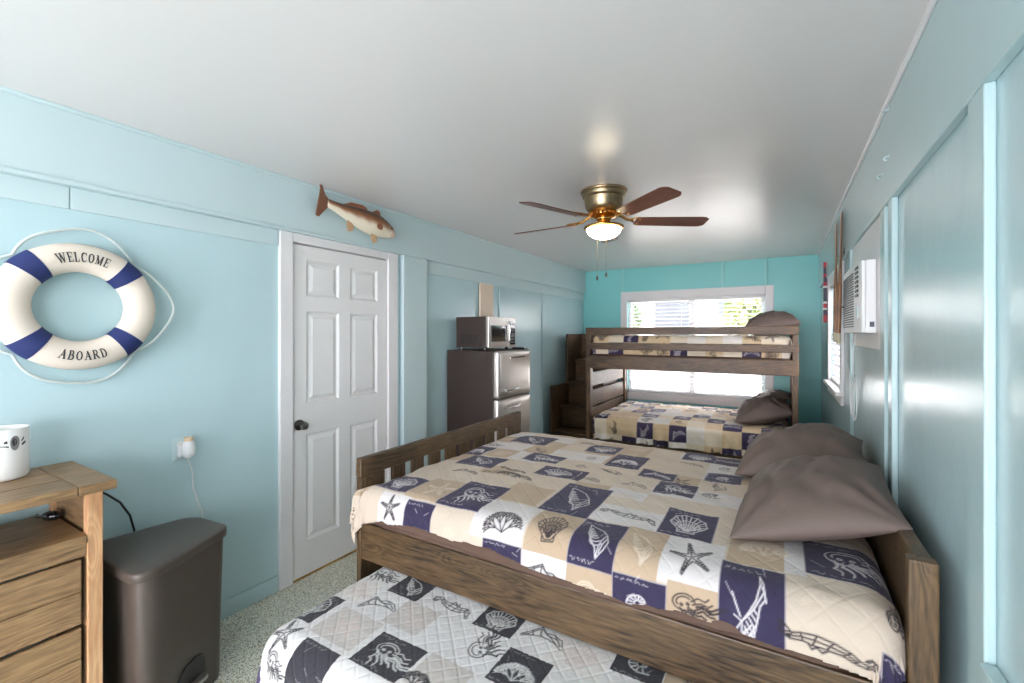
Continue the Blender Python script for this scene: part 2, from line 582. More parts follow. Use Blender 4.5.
# ------------------------------------------------------------------ windows
def blind(name, p0, p1, axis, z0, z1, label, tilt, pitch=0.047):
    """slatted blind; axis 'x' (far window) or 'y' (side window); p0..p1 along the axis, at depth d"""
    pass


win = struct('window_1', bmesh.new(), None, (-1.02, YF, WZ0))
bm = bmesh.new()
cw = 0.09
add_box(bm, W0 - cw, W0, YF - 0.022, YF, WZ0 - 0.11, WZ1 + cw + 0.015)
add_box(bm, W1, W1 + cw, YF - 0.022, YF, WZ0 - 0.11, WZ1 + cw + 0.015)
add_box(bm, W0 - 0.0001, W1 + 0.0001, YF - 0.0219, YF, WZ1, WZ1 + cw + 0.0149)
add_box(bm, W0 - 0.0001, W1 + 0.0001, YF - 0.0219, YF, WZ0 - 0.11, WZ0 - 0.03)
mk('window_casing', bm, M['white'], win, bevel=0.004)
mk('window_sill', B((W0 - 0.02, W1 + 0.02, YF - 0.05, YF + 0.04, WZ0 - 0.03, WZ0 + 0.0)), M['white'], win, bevel=0.004)
bm = bmesh.new()
fy0, fy1 = YF + 0.045, YF + 0.085
xm = (W0 + W1) / 2 + 0.0
for x0, x1 in ((W0, W0 + 0.045), (W1 - 0.045, W1), (xm - 0.035, xm + 0.035)):
    add_box(bm, x0, x1, fy0, fy1, WZ0, WZ1)
for z0, z1 in ((WZ0, WZ0 + 0.045), (WZ1 - 0.045, WZ1), (1.33, 1.365)):
    add_box(bm, W0 + .04, W1 - .04, fy0 + .001, fy1 - .001, z0, z1)
mk('window_frame', bm, M['vinyl'], win, bevel=0.003)
mk('pane', B((W0 + 0.04, xm - 0.03, YF + 0.064, YF + 0.068, WZ0 + 0.04, WZ1 - 0.04)), M['glass'], win)
mk('pane', B((xm + 0.03, W1 - 0.04, YF + 0.064, YF + 0.068, WZ0 + 0.04, WZ1 - 0.04)), M['glass'], win)

win2 = struct('window_2', bmesh.new(), None, (XR, (S0 + S1) / 2, SZ0))
bm = bmesh.new()
add_box(bm, XR - 0.022, XR, S0 - 0.085, S0, SZ0 - 0.10, SZ1 + 0.068)
add_box(bm, XR - 0.022, XR, S1, S1 + 0.085, SZ0 - 0.10, SZ1 + 0.068)
add_box(bm, XR - 0.0219, XR, S0 - 0.0001, S1 + 0.0001, SZ1, SZ1 + 0.0679)
add_box(bm, XR - 0.0219, XR, S0 - 0.0001, S1 + 0.0001, SZ0 - 0.10, SZ0 - 0.03)
mk('window_casing', bm, M['white'], win2, bevel=0.004)
mk('window_sill', B((XR - 0.055, XR + 0.03, S0 - 0.09, S1 + 0.09, SZ0 - 0.03, SZ0)), M['white'], win2, bevel=0.004)
bm = bmesh.new()
for y0, y1 in ((S0, S0 + 0.045), (S1 - 0.045, S1)):
    add_box(bm, XR + 0.05, XR + 0.085, y0, y1, SZ0, SZ1)
for z0, z1 in ((SZ0, SZ0 + 0.045), (SZ1 - 0.045, SZ1), (1.50, 1.54)):
    add_box(bm, XR + 0.051, XR + 0.084, S0 + 0.04, S1 - 0.04, z0, z1)
mk('window_frame', bm, M['vinyl'], win2, bevel=0.003)
mk('pane', B((XR + 0.066, XR + 0.07, S0 + 0.04, S1 - 0.04, SZ0 + 0.04, SZ1 - 0.04)), M['glass'], win2)


def slat_bm(n, z0, pitch, length, width, tilt, place):
    bm = bmesh.new()
    for i in range(n):
        z = z0 + i * pitch
        prev = None
        for k in range(5):
            u = (k / 4 - 0.5) * width
            crown = 0.003 * (1 - (2 * u / width) ** 2)
            d = u * math.cos(tilt)
            h = u * math.sin(tilt) + crown
            a = [bm.verts.new(place(s, d, z + h + t)) for s in (0, length) for t in (0, 0.0022)]
            if prev:
                bm.faces.new((prev[0], prev[2], a[2], a[0]))
                bm.faces.new((prev[1], a[1], a[3], prev[3]))
                bm.faces.new((prev[0], a[0], a[1], prev[1]))
                bm.faces.new((prev[2], prev[3], a[3], a[2]))
            else:
                bm.faces.new((a[0], a[2], a[3], a[1]))
            prev = a
        bm.faces.new((prev[0], prev[1], prev[3], prev[2]))
    return bm


b1 = root('window_blind', (xm, YF + 0.01, WZ1), 'white slatted blind hanging in the wide far window behind the bunk bed', 'blind')
pl = lambda s, d, z: (W0 + 0.012 + s, YF + 0.012 + d, z)
mk('slats', slat_bm(24, WZ0 + 0.04, 0.0505, W1 - W0 - 0.024, 0.048, math.radians(9), pl), M['vinyl'], b1)
mk('headrail', B((W0 + 0.006, W1 - 0.006, YF - 0.015, YF + 0.04, WZ1 - 0.045, WZ1 - 0.002)), M['vinyl'], b1, bevel=0.003)
mk('bottom_rail', B((W0 + 0.012, W1 - 0.012, YF - 0.012, YF + 0.036, WZ0 + 0.004, WZ0 + 0.022)), M['vinyl'], b1, bevel=0.003)
bm = bmesh.new()
for x in (W0 + 0.2, xm - 0.12, xm + 0.12, W1 - 0.2):
    add_tube(bm, [(x, YF - 0.014, WZ0 + 0.02), (x, YF - 0.014, WZ1 - 0.04)], 0.0018, 5)
mk('ladder_cord', bm, M['vinyl'], b1)

b2 = root('window_blind', (XR - 0.01, (S0 + S1) / 2, SZ1), 'closed white slatted blind in the side window beside the oars', 'blind')
pl = lambda s, d, z: (XR + 0.018 - d, S0 + 0.012 + s, z)
mk('slats', slat_bm(19, SZ0 + 0.035, 0.0435, S1 - S0 - 0.024, 0.048, math.radians(-35), pl), M['vinyl'], b2)
mk('headrail', B((XR - 0.012, XR + 0.04, S0 + 0.006, S1 - 0.006, SZ1 - 0.045, SZ1 - 0.002)), M['vinyl'], b2, bevel=0.003)
mk('bottom_rail', B((XR + 0.0, XR + 0.03, S0 + 0.012, S1 - 0.012, SZ0 + 0.003, SZ0 + 0.02)), M['vinyl'], b2, bevel=0.003)

# ------------------------------------------------------------------ outdoors, beyond the far window
M['ground'] = plain('pale_concrete', srgb(205, 200, 190), 0.8, var=0.06, vscale=2)
M['siding'] = plain('white_siding', srgb(232, 233, 232), 0.6)
M['roof'] = plain('grey_roof', srgb(150, 150, 152), 0.8, bump=0.3, bscale=20)
M['winglass'] = plain('dark_window_glass', srgb(66, 70, 76), 0.3)
M['leaf_dark'] = plain('shrub_leaf', srgb(70, 84, 58), 0.6, var=0.25, vscale=5)
M['leaf_light'] = plain('yellow_green_leaf', srgb(104, 112, 66), 0.6, var=0.2, vscale=5)
M['bark'] = plain('bark', srgb(120, 104, 88), 0.8, bump=0.5, bscale=20)
M['fence'] = plain('sandy_fence_board', srgb(120, 104, 84), 0.7, var=0.06)
struct('ground', B((-16, 12, YF + 0.2, 26, -0.30, -0.22)), M['ground'], (0, 10, -0.3))
hs = root('house', (-2.2, 14.5, -0.22), 'white sided neighbour house seen through the far window', 'house')
bm = bmesh.new()
for i in range(30):
    z = -0.2 + i * 0.16
    vs = [bm.verts.new(p) for p in ((-6.5, 13.97, z), (1.8, 13.97, z), (1.8, 14.0, z + 0.16), (-6.5, 14.0, z + 0.16), (-6.5, 14.03, z), (1.8, 14.03, z))]
    bm.faces.new(vs[:4])
    bm.faces.new((vs[0], vs[4], vs[5], vs[1]))
add_box(bm, -6.5, 1.8, 14.001, 19, -0.22, 4.6)
mk('wall', bm, M['siding'], hs)
bm = bmesh.new()
add_prism(bm, [(13.5, 4.5), (19.5, 4.5), (16.5, 6.4)], -7.0, 2.3, Matrix(((0, 0, 1, 0), (1, 0, 0, 0), (0, 1, 0, 0), (0, 0, 0, 1))))
mk('roof', bm, M['roof'], hs)
for (x0, x1, z0, z1) in ((-3.3, -2.3, 1.3, 3.0), (-1.55, -1.1, 2.0, 3.0), (0.2, 1.1, 1.3, 2.8)):
    f = mk('window', B((x0 - 0.08, x1 + 0.08, 13.9, 14.02, z0 - 0.08, z1 + 0.08)), M['vinyl'], hs, bevel=0.01)
    mk('pane', B((x0, x1, 13.885, 13.905, z0, z1)), M['winglass'], f)


def tree(loc, h, rad, mat, label, seed, n=1500, cat='tree', name='tree', leaf=0.11):
    rnd = random.Random(seed)
    t = root(name, loc, label, cat)
    bm = bmesh.new()
    L = Vector(loc)
    add_tube(bm, [L, L + Vector((0.05, 0, h * 0.35)), L + Vector((0, 0.04, h * 0.75))], [0.09, 0.07, 0.03], 8)
    for k in range(6):
        a = k * 1.05
        add_tube(bm, [L + Vector((0.03, 0, h * 0.42)), L + Vector((rad * .6 * math.cos(a), rad * .6 * math.sin(a), h * 0.75))], [0.04, 0.015], 6)
    mk('trunk', bm, M['bark'], t)
    bm = bmesh.new()
    for i in range(n):
        while True:
            p = Vector((rnd.uniform(-1, 1), rnd.uniform(-1, 1), rnd.uniform(-1, 1)))
            if 0.25 < p.length < 1:
                break
        p = Vector((p.x * rad, p.y * rad, p.z * rad * 0.85)) * (0.8 + 0.35 * noise.noise(p * 2.1))
        c = L + Vector((0, 0, h * 0.78)) + p
        d = Vector((rnd.gauss(0, 1), rnd.gauss(0, 1), rnd.gauss(0, 1))).normalized()
        s = d.orthogonal().normalized()
        w = leaf * rnd.uniform(0.6, 1.2)
        vs = [bm.verts.new(c + q) for q in (-d * w, s * w * .4, d * w, -s * w * .4 + d.cross(s) * w * 0.15)]
        bm.faces.new(vs)
    mk('foliage', bm, mat, t)


tree((-3.0, 9.6, -0.22), 2.5, 0.62, M['leaf_dark'], 'leafy green shrub tree outside left half of far window', 3, 900)
tree((-0.35, 9.6, -0.22), 2.75, 0.75, M['leaf_light'], 'yellow green tree outside right half of far window', 5, 900)
fn = root('fence', (-2.6, 8.6, -0.22), 'sandy low board fence outside lower left of far window', 'fence')
for i in range(5):
    mk('board', B((-3.4, -1.75, 8.58, 8.61, -0.05 + i * 0.2, 0.12 + i * 0.2)), M['fence'], fn, bevel=0.004)
for x in (-3.35, -2.55, -1.78):
    mk('post', B((x - 0.05, x + 0.05, 8.61, 8.70, -0.22, 1.02)), M['fence'], fn, bevel=0.006)

# ================================================================== CLOTH: quilts printed with sea creatures
def arc(cx, cy, r, a0, a1, n=12, ry=None):
    ry = r if ry is None else ry
    return [(cx + r * math.cos(math.radians(a0 + (a1 - a0) * i / n)), cy + ry * math.sin(math.radians(a0 + (a1 - a0) * i / n))) for i in range(n + 1)]


def m_scallop():
    L = []
    out = []
    for i in range(13):
        a = math.radians(-20 + 220 * i / 12)
        r = 0.86 + (0.05 if i % 2 else -0.03)
        out.append((r * math.cos(a), 0.05 + r * 0.9 * math.sin(a)))
    L.append([(0.22, -0.78)] + out + [(-0.22, -0.78), (0.22, -0.78)])
    for i in range(0, 13):
        x, y = out[i]
        L.append([(0.1 * x, -0.68), (x * 0.6, y * 0.55 - 0.15), (x * 0.95, y * 0.95)])
    for r in (0.45, 0.68):
        L.append([(p[0] * r, (p[1] + 0.7) * r - 0.7) for p in out])
    L.append([(-0.42, -0.62), (-0.38, -0.86), (0.38, -0.86), (0.42, -0.62)])
    return L


def m_star():
    L = []
    out = []
    for k in range(5):
        a = math.radians(90 + 72 * k + 6)
        b = a + math.radians(36)
        tip = (0.92 * math.cos(a), 0.92 * math.sin(a))
        for da, r in ((-0.13, 0.55), (-0.03, 0.9), (0.05, 0.92), (0.17, 0.55)):
            out.append((r * math.cos(a + da), r * math.sin(a + da)))
        out.append((0.23 * math.cos(b), 0.23 * math.sin(b)))
        L.append([(0.05 * math.cos(a), 0.05 * math.sin(a)), (0.5 * math.cos(a + .03), 0.5 * math.sin(a + .03)), (0.84 * math.cos(a), 0.84 * math.sin(a))])
        for r in (0.25, 0.4, 0.55, 0.68):
            for s in (-1, 1):
                L.append([(r * math.cos(a + s * 0.06), r * math.sin(a + s * 0.06)), ((r + .06) * math.cos(a + s * 0.12 * (1 - .6 * r)), (r + .06) * math.sin(a + s * 0.12))])
    L.append(out + [out[0]])
    return L


def m_seahorse():
    c = [(-0.95, 0.12), (-0.9, 0.38), (-0.72, 0.42), (-0.62, 0.22), (-0.4, 0.12), (-0.1, 0.1), (0.2, 0.02), (0.5, -0.12), (0.72, -0.05), (0.85, -0.25), (0.95, -0.5)]
    c = [(-0.78, 0.16), (-0.86, 0.02), (-0.98, 0.1), (-0.98, 0.3), (-0.82, 0.4), (-0.62, 0.3), (-0.42, 0.12), (-0.1, 0.02), (0.2, -0.02), (0.45, 0.0), (0.66, 0.12), (0.78, 0.0), (0.86, -0.25), (0.93, -0.42)]
    w = [.03, .04, .05, .06, .07, .09, .13, .2, .24, .17, .14, .12, .06, .04]
    L = [[], []]
    for i in range(len(c)):
        a = c[max(0, i - 1)]
        b = c[min(len(c) - 1, i + 1)]
        dx, dy = b[0] - a[0], b[1] - a[1]
        n = math.hypot(dx, dy)
        nx, ny = -dy / n, dx / n
        p, q = (c[i][0] + nx * w[i], c[i][1] + ny * w[i]), (c[i][0] - nx * w[i], c[i][1] - ny * w[i])
        L[0].append(p)
        L[1].append(q)
        L.append([p, q])
    L.append([(c[k][0], c[k][1]) for k in range(5, 11)])
    L.append([(-0.1, 0.24), (0.0, 0.42), (0.12, 0.25), (0.2, 0.4), (0.3, 0.2)])
    L.append(arc(0.7, 0.12, 0.04, 0, 360, 6))
    return L


def m_coral():
    L = []

    def br(x, y, a, l, d):
        if d == 0:
            return
        x2, y2 = x + l * math.cos(a), y + l * math.sin(a)
        L.append([(x, y), (x2, y2)])
        for s in (-0.42, 0.05, 0.45) if d > 2 else (-0.38, 0.36):
            br(x2, y2, a + s + 0.1 * math.sin(7 * x2 + 3 * d), l * 0.76, d - 1)
    for a in (30, 72, 112, 150):
        br(0.0 - 0.05, -0.85, math.radians(a), 0.46, 4)
    return [[(p[0] * .8, p[1] * .85) for p in q] for q in L]


def m_octopus():
    L = [arc(-0.25, 0.3, 0.5, -10, 260, 14, 0.42), arc(-0.25, 0.32, 0.34, 20, 200, 8, 0.25), arc(-.4, .2, .06, 0, 360, 6), arc(-.1, .2, .06, 0, 360, 6)]
    for k in range(7):
        x0 = -0.6 + 0.14 * k
        pts = []
        for i in range(9):
            u = i / 8
            pts.append((x0 + u * (0.15 + 0.17 * k) + 0.07 * math.sin(9 * u + k), -0.05 - (0.85 - 0.1 * k) * u + 0.09 * math.cos(8 * u + 2 * k)))
        L.append(pts)
        L.append([(p[0] + 0.06 * (1 - i / 8), p[1] + 0.03) for i, p in enumerate(pts)])
    L.append([(0.1, 0.3), (0.45, 0.4), (0.7, 0.2), (0.9, 0.3)])
    L.append([(0.1, 0.15), (0.5, 0.15), (0.75, -0.05), (0.95, 0.02)])
    return L


def m_conch():
    L = []
    for i in range(7):
        u = i / 6
        L.append(arc(-0.5 + 0.75 * u * 0.8, 0.55 - 0.75 * u, 0.08 + 0.30 * u, 100, 330, 7, 0.05 + 0.2 * u))
    L.append([(-0.75, 0.85), (-0.45, 0.75), (0.1, 0.6), (0.5, 0.25), (0.75, -0.2), (0.62, -0.55), (0.3, -0.9), (0.15, -0.55), (-0.15, -0.3), (-0.5, 0.1), (-0.75, 0.85)])
    L.append([(0.5, 0.2), (0.35, -0.2), (0.3, -0.85)])
    L.append([(0.62, 0.0), (0.5, -0.3), (0.4, -0.7)])
    return L


def m_nautilus():
    L = []
    sp = []
    for i in range(46):
        a = 0.26 * i
        r = 0.1 * math.exp(0.175 * a)
        sp.append((min(1, r * math.cos(a)), r * math.sin(a) * 0.9))
    L.append(sp)
    for i in range(20, 45, 2):
        x, y = sp[i]
        L.append([(x, y), (x * 0.8 + 0.05 * y, y * 0.8 - 0.05 * x), (x * 0.52, y * 0.52)])
    return L


def m_gull():
    return [[(-0.95, -0.4), (-0.6, 0.1), (-0.3, 0.55), (0.0, 0.2), (0.35, 0.3), (0.75, 0.1), (0.95, -0.4)], [(-0.9, -0.5), (-0.5, -0.2), (0.0, -0.1), (0.5, -0.2), (0.9, -0.5)],
            [(-0.6, 0.1), (-0.45, -0.2)], [(-0.3, 0.55), (-0.2, 0.0), (-0.1, -0.1)], [(0.0, 0.2), (0.3, 0.0), (0.6, -0.25)], [(0.35, 0.3), (0.6, 0.0), (0.8, -0.3)],
            [(-0.95, -0.4), (-0.7, -0.25), (-0.4, 0.25), (-0.25, 0.4)], [(-0.2, 0.35), (0.1, 0.1), (0.6, 0.05)]]


def m_pelican():
    body = [[(-0.5 + 0.05 * k + 0.04 * q * (k % 3), -0.92 + 0.10 * q) for q in range(5 + k % 4)] for k in range(9)]
    wing = [[(-0.45 + .07 * k, -0.62 + .11 * k), (-0.30 + .075 * k, -0.80 + .12 * k), (-0.12 + .06 * k, -0.86 + .12 * k)] for k in range(8)]
    return body + wing + [[(-0.55, -0.95), (-0.6, -0.45), (-0.35, -0.2), (-0.05, 0.05), (0.2, 0.3), (0.35, 0.65), (0.3, 0.9), (0.45, 0.7), (0.55, 0.35), (0.35, 0.2), (0.25, -0.1), (0.1, -0.5), (-0.05, -0.95)],
            [(-0.5, -0.9), (-0.3, -0.5), (0.05, -0.2)], [(-0.35, -0.95), (-0.15, -0.55), (0.1, -0.3)], [(-0.65, -0.1), (-0.35, -0.2), (0.1, 0.1), (0.5, 0.5)], [(-0.75, 0.35), (-0.4, -0.1)],
            [(-0.5, -0.7), (-0.2, -0.75), (0.0, -0.9)], [(-0.55, -0.5), (-0.25, -0.6), (0.05, -0.65)], [(0.35, 0.65), (0.5, 0.5), (0.58, 0.3)]]


def m_scribble(seed=1):
    rnd = random.Random(seed)
    L = []
    for y in (0.82, -0.86):
        x = -0.9
        while x < 0.2:
            n = rnd.randint(3, 6)
            L.append([(x + 0.05 * i, y + rnd.uniform(-0.06, 0.06)) for i in range(n)])
            x += 0.05 * n + 0.05
    for k in range(4):
        a, b = rnd.uniform(-0.9, 0.9), rnd.uniform(-0.9, 0.9)
        t = rnd.uniform(0, 6.28)
        L.append([(a, b), (a + 0.3 * math.cos(t), b + 0.3 * math.sin(t))])
    return L


MOT = dict(scallop=m_scallop(), star=m_star(), seahorse=m_seahorse(), coral=m_coral(), octopus=m_octopus(), conch=m_conch(), nautilus=m_nautilus(), gull=m_gull(), pelican=m_pelican())
KEYS = list(MOT)


class Print:
    """the woven print of a quilt: a colour for each (s,t) of the cloth"""

    def __init__(s, s0, s1, t0, t1, step):
        s.S = np.arange(s0, s1 + step * .5, step)
        s.T = np.arange(t0, t1 + step * .5, step)
        s.step = step
        s.C = np.zeros((len(s.S), len(s.T), 3), dtype=np.float32)

    def sl(s, a0, a1, b0, b1):
        i0, i1 = np.searchsorted(s.S, [a0, a1])
        j0, j1 = np.searchsorted(s.T, [b0, b1])
        return slice(i0, i1), slice(j0, j1)

    def rect(s, a0, a1, b0, b1, c):
        i, j = s.sl(a0, a1, b0, b1)
        s.C[i, j] = c

    def motif(s, lines, cx, cy, hx, hy, ink, w=0.0022, rot=0.0, strength=0.9):
        i, j = s.sl(cx - hx * 1.5, cx + hx * 1.5, cy - hy * 1.5, cy + hy * 1.5)
        if i.stop - i.start < 2 or j.stop - j.start < 2:
            return
        SS, TT = np.meshgrid(s.S[i], s.T[j], indexing='ij')
        D = np.full(SS.shape, 9.0)
        cr, sr = math.cos(rot), math.sin(rot)
        for q in lines:
            P = [(cx + hx * (x * cr - y * sr), cy + hy * (x * sr + y * cr)) for x, y in q]
            for (x0, y0), (x1, y1) in zip(P[:-1], P[1:]):
                dx, dy = x1 - x0, y1 - y0
                L2 = dx * dx + dy * dy + 1e-12
                u = np.clip(((SS - x0) * dx + (TT - y0) * dy) / L2, 0, 1)
                D = np.minimum(D, np.hypot(SS - x0 - u * dx, TT - y0 - u * dy))
        k = np.clip((w + s.step * 0.5 - D) / s.step, 0, 1)[..., None] * strength
        s.C[i, j] = s.C[i, j] * (1 - k) + np.array(ink, dtype=np.float32) * k


class Cloth:
    def __init__(c, x0, x1, y0, y1, z, r):
        c.x0, c.x1, c.y0, c.y1, c.z, c.r = x0, x1, y0, y1, z, r

    def surf(c, s, t):
        bx = np.clip(s, c.x0 + c.r, c.x1 - c.r)
        by = np.clip(t, c.y0 + c.r, c.y1 - c.r)
        ex, ey = s - bx, t - by
        d = np.hypot(ex, ey) + 1e-9
        a = np.minimum(d / c.r, PI / 2)
        hor = c.r * np.sin(a)
        over = np.maximum(d - c.r * PI / 2, 0)
        drop = c.r * (1 - np.cos(a)) + over
        return bx + ex / d * hor, by + ey / d * hor, c.z - drop, ex / d, ey / d, a, over


def fbm(x, y, seed, base, octs=3):
    rnd = random.Random(seed)
    out = 0
    for o in range(octs):
        fq = base * 2 ** o
        for k in range(4):
            t = rnd.uniform(0, PI * 2)
            out = out + np.sin(fq * (x * math.cos(t) + y * math.sin(t)) + rnd.uniform(0, 6.28) + 0.8 * np.sin(fq * 0.5 * (y * math.cos(t) - x * math.sin(t)) + k)) * (0.5 ** o) / 4
    return out


def build_quilt(name, cl, pr, label, wrinkle=0.004, quilting=0.0025, pitch=0.07, fold=0.12, seed=1, crown=0.0, keep=None, minz=None, group=None, hook=None):
    SS, TT = np.meshgrid(pr.S, pr.T, indexing='ij')
    X, Y, Z, ux, uy, a, over = cl.surf(SS, TT)
    # quilting stitches along two diagonals
    q1 = np.abs(((SS + TT) / pitch) % 1 - 0.5) * 2
    q2 = np.abs(((SS - TT) / pitch) % 1 - 0.5) * 2
    puff = quilting * (np.minimum(1, 2.2 * np.sqrt((1 - q1) * 1.0 + 1e-6)) * np.minimum(1, 2.2 * np.sqrt(1 - q2 + 1e-6)) - 0.6)
    h = puff + wrinkle * fbm(SS, TT, seed, 9, 3) + wrinkle * 0.7 * fbm(SS, TT, seed + 5, 28, 2)
    sa, ca = np.sin(a), np.cos(a)
    edge = np.minimum(1, over / 0.05)
    along = SS * (-uy) + TT * ux
    fd = over * fold * np.sin(34 * along + 3 * np.sin(9 * along + seed)) + 0.006 * edge
    h2 = h + fd
    X = X + ux * sa * h2
    Y = Y + uy * sa * h2
    cx_, cy_ = (cl.x0 + cl.x1) / 2, (cl.y0 + cl.y1) / 2
    cr = crown * np.clip(1 - ((SS - cx_) / (cl.x1 - cl.x0) * 2) ** 4, 0, 1) * np.clip(1 - ((TT - cy_) / (cl.y1 - cl.y0) * 2) ** 2, 0, 1)
    Z = Z + ca * h2 + cr
    if hook:
        X, Y, Z = hook(X, Y, Z, SS, TT)
    if minz is not None:
        Z = np.maximum(Z, minz)
    ns, nt = SS.shape
    idx = np.arange(ns * nt).reshape(ns, nt)
    A = idx[:-1, :-1].ravel()
    Bq = idx[1:, :-1].ravel()
    Cq = idx[1:, 1:].ravel()
    Dq = idx[:-1, 1:].ravel()
    faces = np.stack([A, Bq, Cq, Dq], 1)
    if keep is not None:
        kv = keep(SS, TT).ravel()
        fk = kv[A] & kv[Bq] & kv[Cq] & kv[Dq]
        faces = faces[fk]
    ox, oy, oz = cx_, cy_, cl.z
    V = np.stack([X.ravel() - ox, Y.ravel() - oy, Z.ravel() - oz], 1).astype(np.float32)
    C = np.concatenate([pr.C.reshape(-1, 3), np.ones((ns * nt, 1), np.float32)], 1)
    used = np.zeros(len(V), bool)
    used[faces.ravel()] = True
    remap = np.cumsum(used) - 1
    V, C, faces = V[used], C[used], remap[faces]
    me = bpy.data.meshes.new(name)
    me.vertices.add(len(V))
    me.vertices.foreach_set('co', V.ravel())
    me.loops.add(len(faces) * 4)
    me.loops.foreach_set('vertex_index', faces.ravel().astype(np.int32))
    me.polygons.add(len(faces))
    me.polygons.foreach_set('loop_start', np.arange(0, len(faces) * 4, 4, dtype=np.int32))
    me.polygons.foreach_set('use_smooth', np.ones(len(faces), bool))
    me.update(calc_edges=True)
    at = me.color_attributes.new('print', 'FLOAT_COLOR', 'POINT')
    at.data.foreach_set('color', C.ravel())
    o = mkmesh(name, me, M['quilt'], None, (ox, oy, oz))
    tag(o, label, 'quilt', group)
    m = o.modifiers.new('thickness', 'SOLIDIFY')
    m.thickness = 0.006
    m.offset = -1
    return o


CREAM, WHITE, TAN = srgb(198, 183, 167), srgb(205, 200, 199), srgb(180, 158, 134)
NAVY, INK = srgb(54, 48, 74), srgb(52, 46, 52)
FAINT = srgb(207, 192, 174)


def fill_cells(pr, pitch, seed, palette, navy, ink, lite, faint, pm=0.45, pn=0.0, ink_w=0.0019, size=0.36):
    rnd = random.Random(seed)
    i0 = int(math.floor(pr.S[0] / pitch)) - 1
    i1 = int(math.ceil(pr.S[-1] / pitch)) + 1
    j0 = int(math.floor(pr.T[0] / pitch)) - 1
    j1 = int(math.ceil(pr.T[-1] / pitch)) + 1
    for i in range(i0, i1):
        for j in range(j0, j1):
            a0, a1, b0, b1 = i * pitch, (i + 1) * pitch, j * pitch, (j + 1) * pitch
            isn = rnd.random() < pn and (i + j) % 2 == 0
            c = navy if isn else rnd.choice(palette)
            pr.rect(a0, a1, b0, b1, c)
            k = rnd.choice(KEYS)
            rot = rnd.choice((0, 0, 0.5, -0.5, PI / 2))
            r = rnd.random()
            if isn:
                pr.motif(MOT[k], (a0 + a1) / 2, (b0 + b1) / 2, pitch * size, pitch * size, lite, ink_w * 0.9, rot, 0.8)
            elif r < pm:
                pr.motif(MOT[k], (a0 + a1) / 2, (b0 + b1) / 2, pitch * size, pitch * size, ink, ink_w, rot, 0.9)
            elif r < 0.9:
                pr.motif(MOT[k], (a0 + a1) / 2, (b0 + b1) / 2, pitch * size, pitch * size, faint, 0.0025, rot, 0.6)


# ------------------------------------------------------------------ the near double bed
bed = root('double_bed', (-0.73, 2.27, 0), 'big brown stained wooden bed with slatted footboard along the middle of the room', 'bed')
fr = 'bed_'
mk('side_rail', B((-1.757, 0.274, 1.502, 1.538, 0.405, 0.582)), M['bed_x'], bed, bevel=0.005)
mk('side_rail', B((-1.757, 0.274, 3.03, 3.066, 0.405, 0.582)), M['bed_x'], bed, bevel=0.005)
for y0, y1 in ((1.500, 1.655), (2.915, 3.068)):
    mk('post', B((-1.790, -1.7575, y0, y1, 0, 0.80)), M['bed_z'], bed, bevel=0.004)
mk('footboard_rail', B((-1.792, -1.756, 1.498, 3.07, 0.8005, 0.892)), M['bed_y'], bed, bevel=0.006)
y = 1.718
while y < 2.88:
    mk('slat', B((-1.784, -1.764, y, y + 0.092, 0.55, 0.80)), M['bed_z'], bed, bevel=0.003)
    y += 0.148
mk('footboard_lower_rail', B((-1.788, -1.760, 1.656, 2.914, 0.40, 0.549)), M['bed_y'], bed, bevel=0.004)
mk('headboard', B((0.292, 0.332, 1.545, 3.03, 0.30, 0.925)), M['bed_y'], bed, bevel=0.006)
for y0, y1 in ((1.500, 1.5445), (3.0305, 3.068)):
    mk('headboard_post', B((0.276, 0.336, y0, y1, 0, 0.928)), M['bed_z'], bed, bevel=0.006)
bm = bmesh.new()
for i in range(14):
    add_box(bm, -1.72 + i * 0.145, -1.64 + i * 0.145, 1.539, 3.029, 0.47, 0.49)
mk('slat_base', bm, M['bed_y'], bed, bevel=0.002)


def mattress(name, x0, x1, y0, y1, z0, z1, r, mat, label, seed=1, parent=None):
    """soft box with rounded corners and a slightly wrinkled cover"""
    bm = bmesh.new()
    nx, ny, nz = 40, 30, 6
    import itertools
    bmesh.ops.create_cube(bm, size=1)
    bmesh.ops.subdivide_edges(bm, edges=bm.edges, cuts=15, use_grid_fill=True)
    for v in bm.verts:
        p = Vector(((x0 + x1) / 2 + v.co.x * (x1 - x0), (y0 + y1) / 2 + v.co.y * (y1 - y0), (z0 + z1) / 2 + v.co.z * (z1 - z0)))
        q = Vector((min(max(p.x, x0 + r), x1 - r), min(max(p.y, y0 + r), y1 - r), min(max(p.z, z0 + r * .6), z1 - r * .6)))
        d = p - q
        if d.length > 1e-6:
            m = max(abs(d.x) / r, abs(d.y) / r, abs(d.z) / (r * .6))
            d2 = Vector((d.x / r, d.y / r, d.z / (r * .6)))
            d2 = d2.normalized() * m
            p = q + Vector((d2.x * r, d2.y * r, d2.z * r * .6))
        v.co = p
    o = mk(name, bm, mat, parent, None if parent else ((x0 + x1) / 2, (y0 + y1) / 2, z0), smooth=True, angle=180)
    return o


o = mattress('mattress', -1.735, 0.232, 1.512, 3.025, 0.492, 0.742, 0.06, M['sheet'], '')
tag(o, 'mattress in brown sheet on the near bed, showing under the quilt edge', 'mattress')
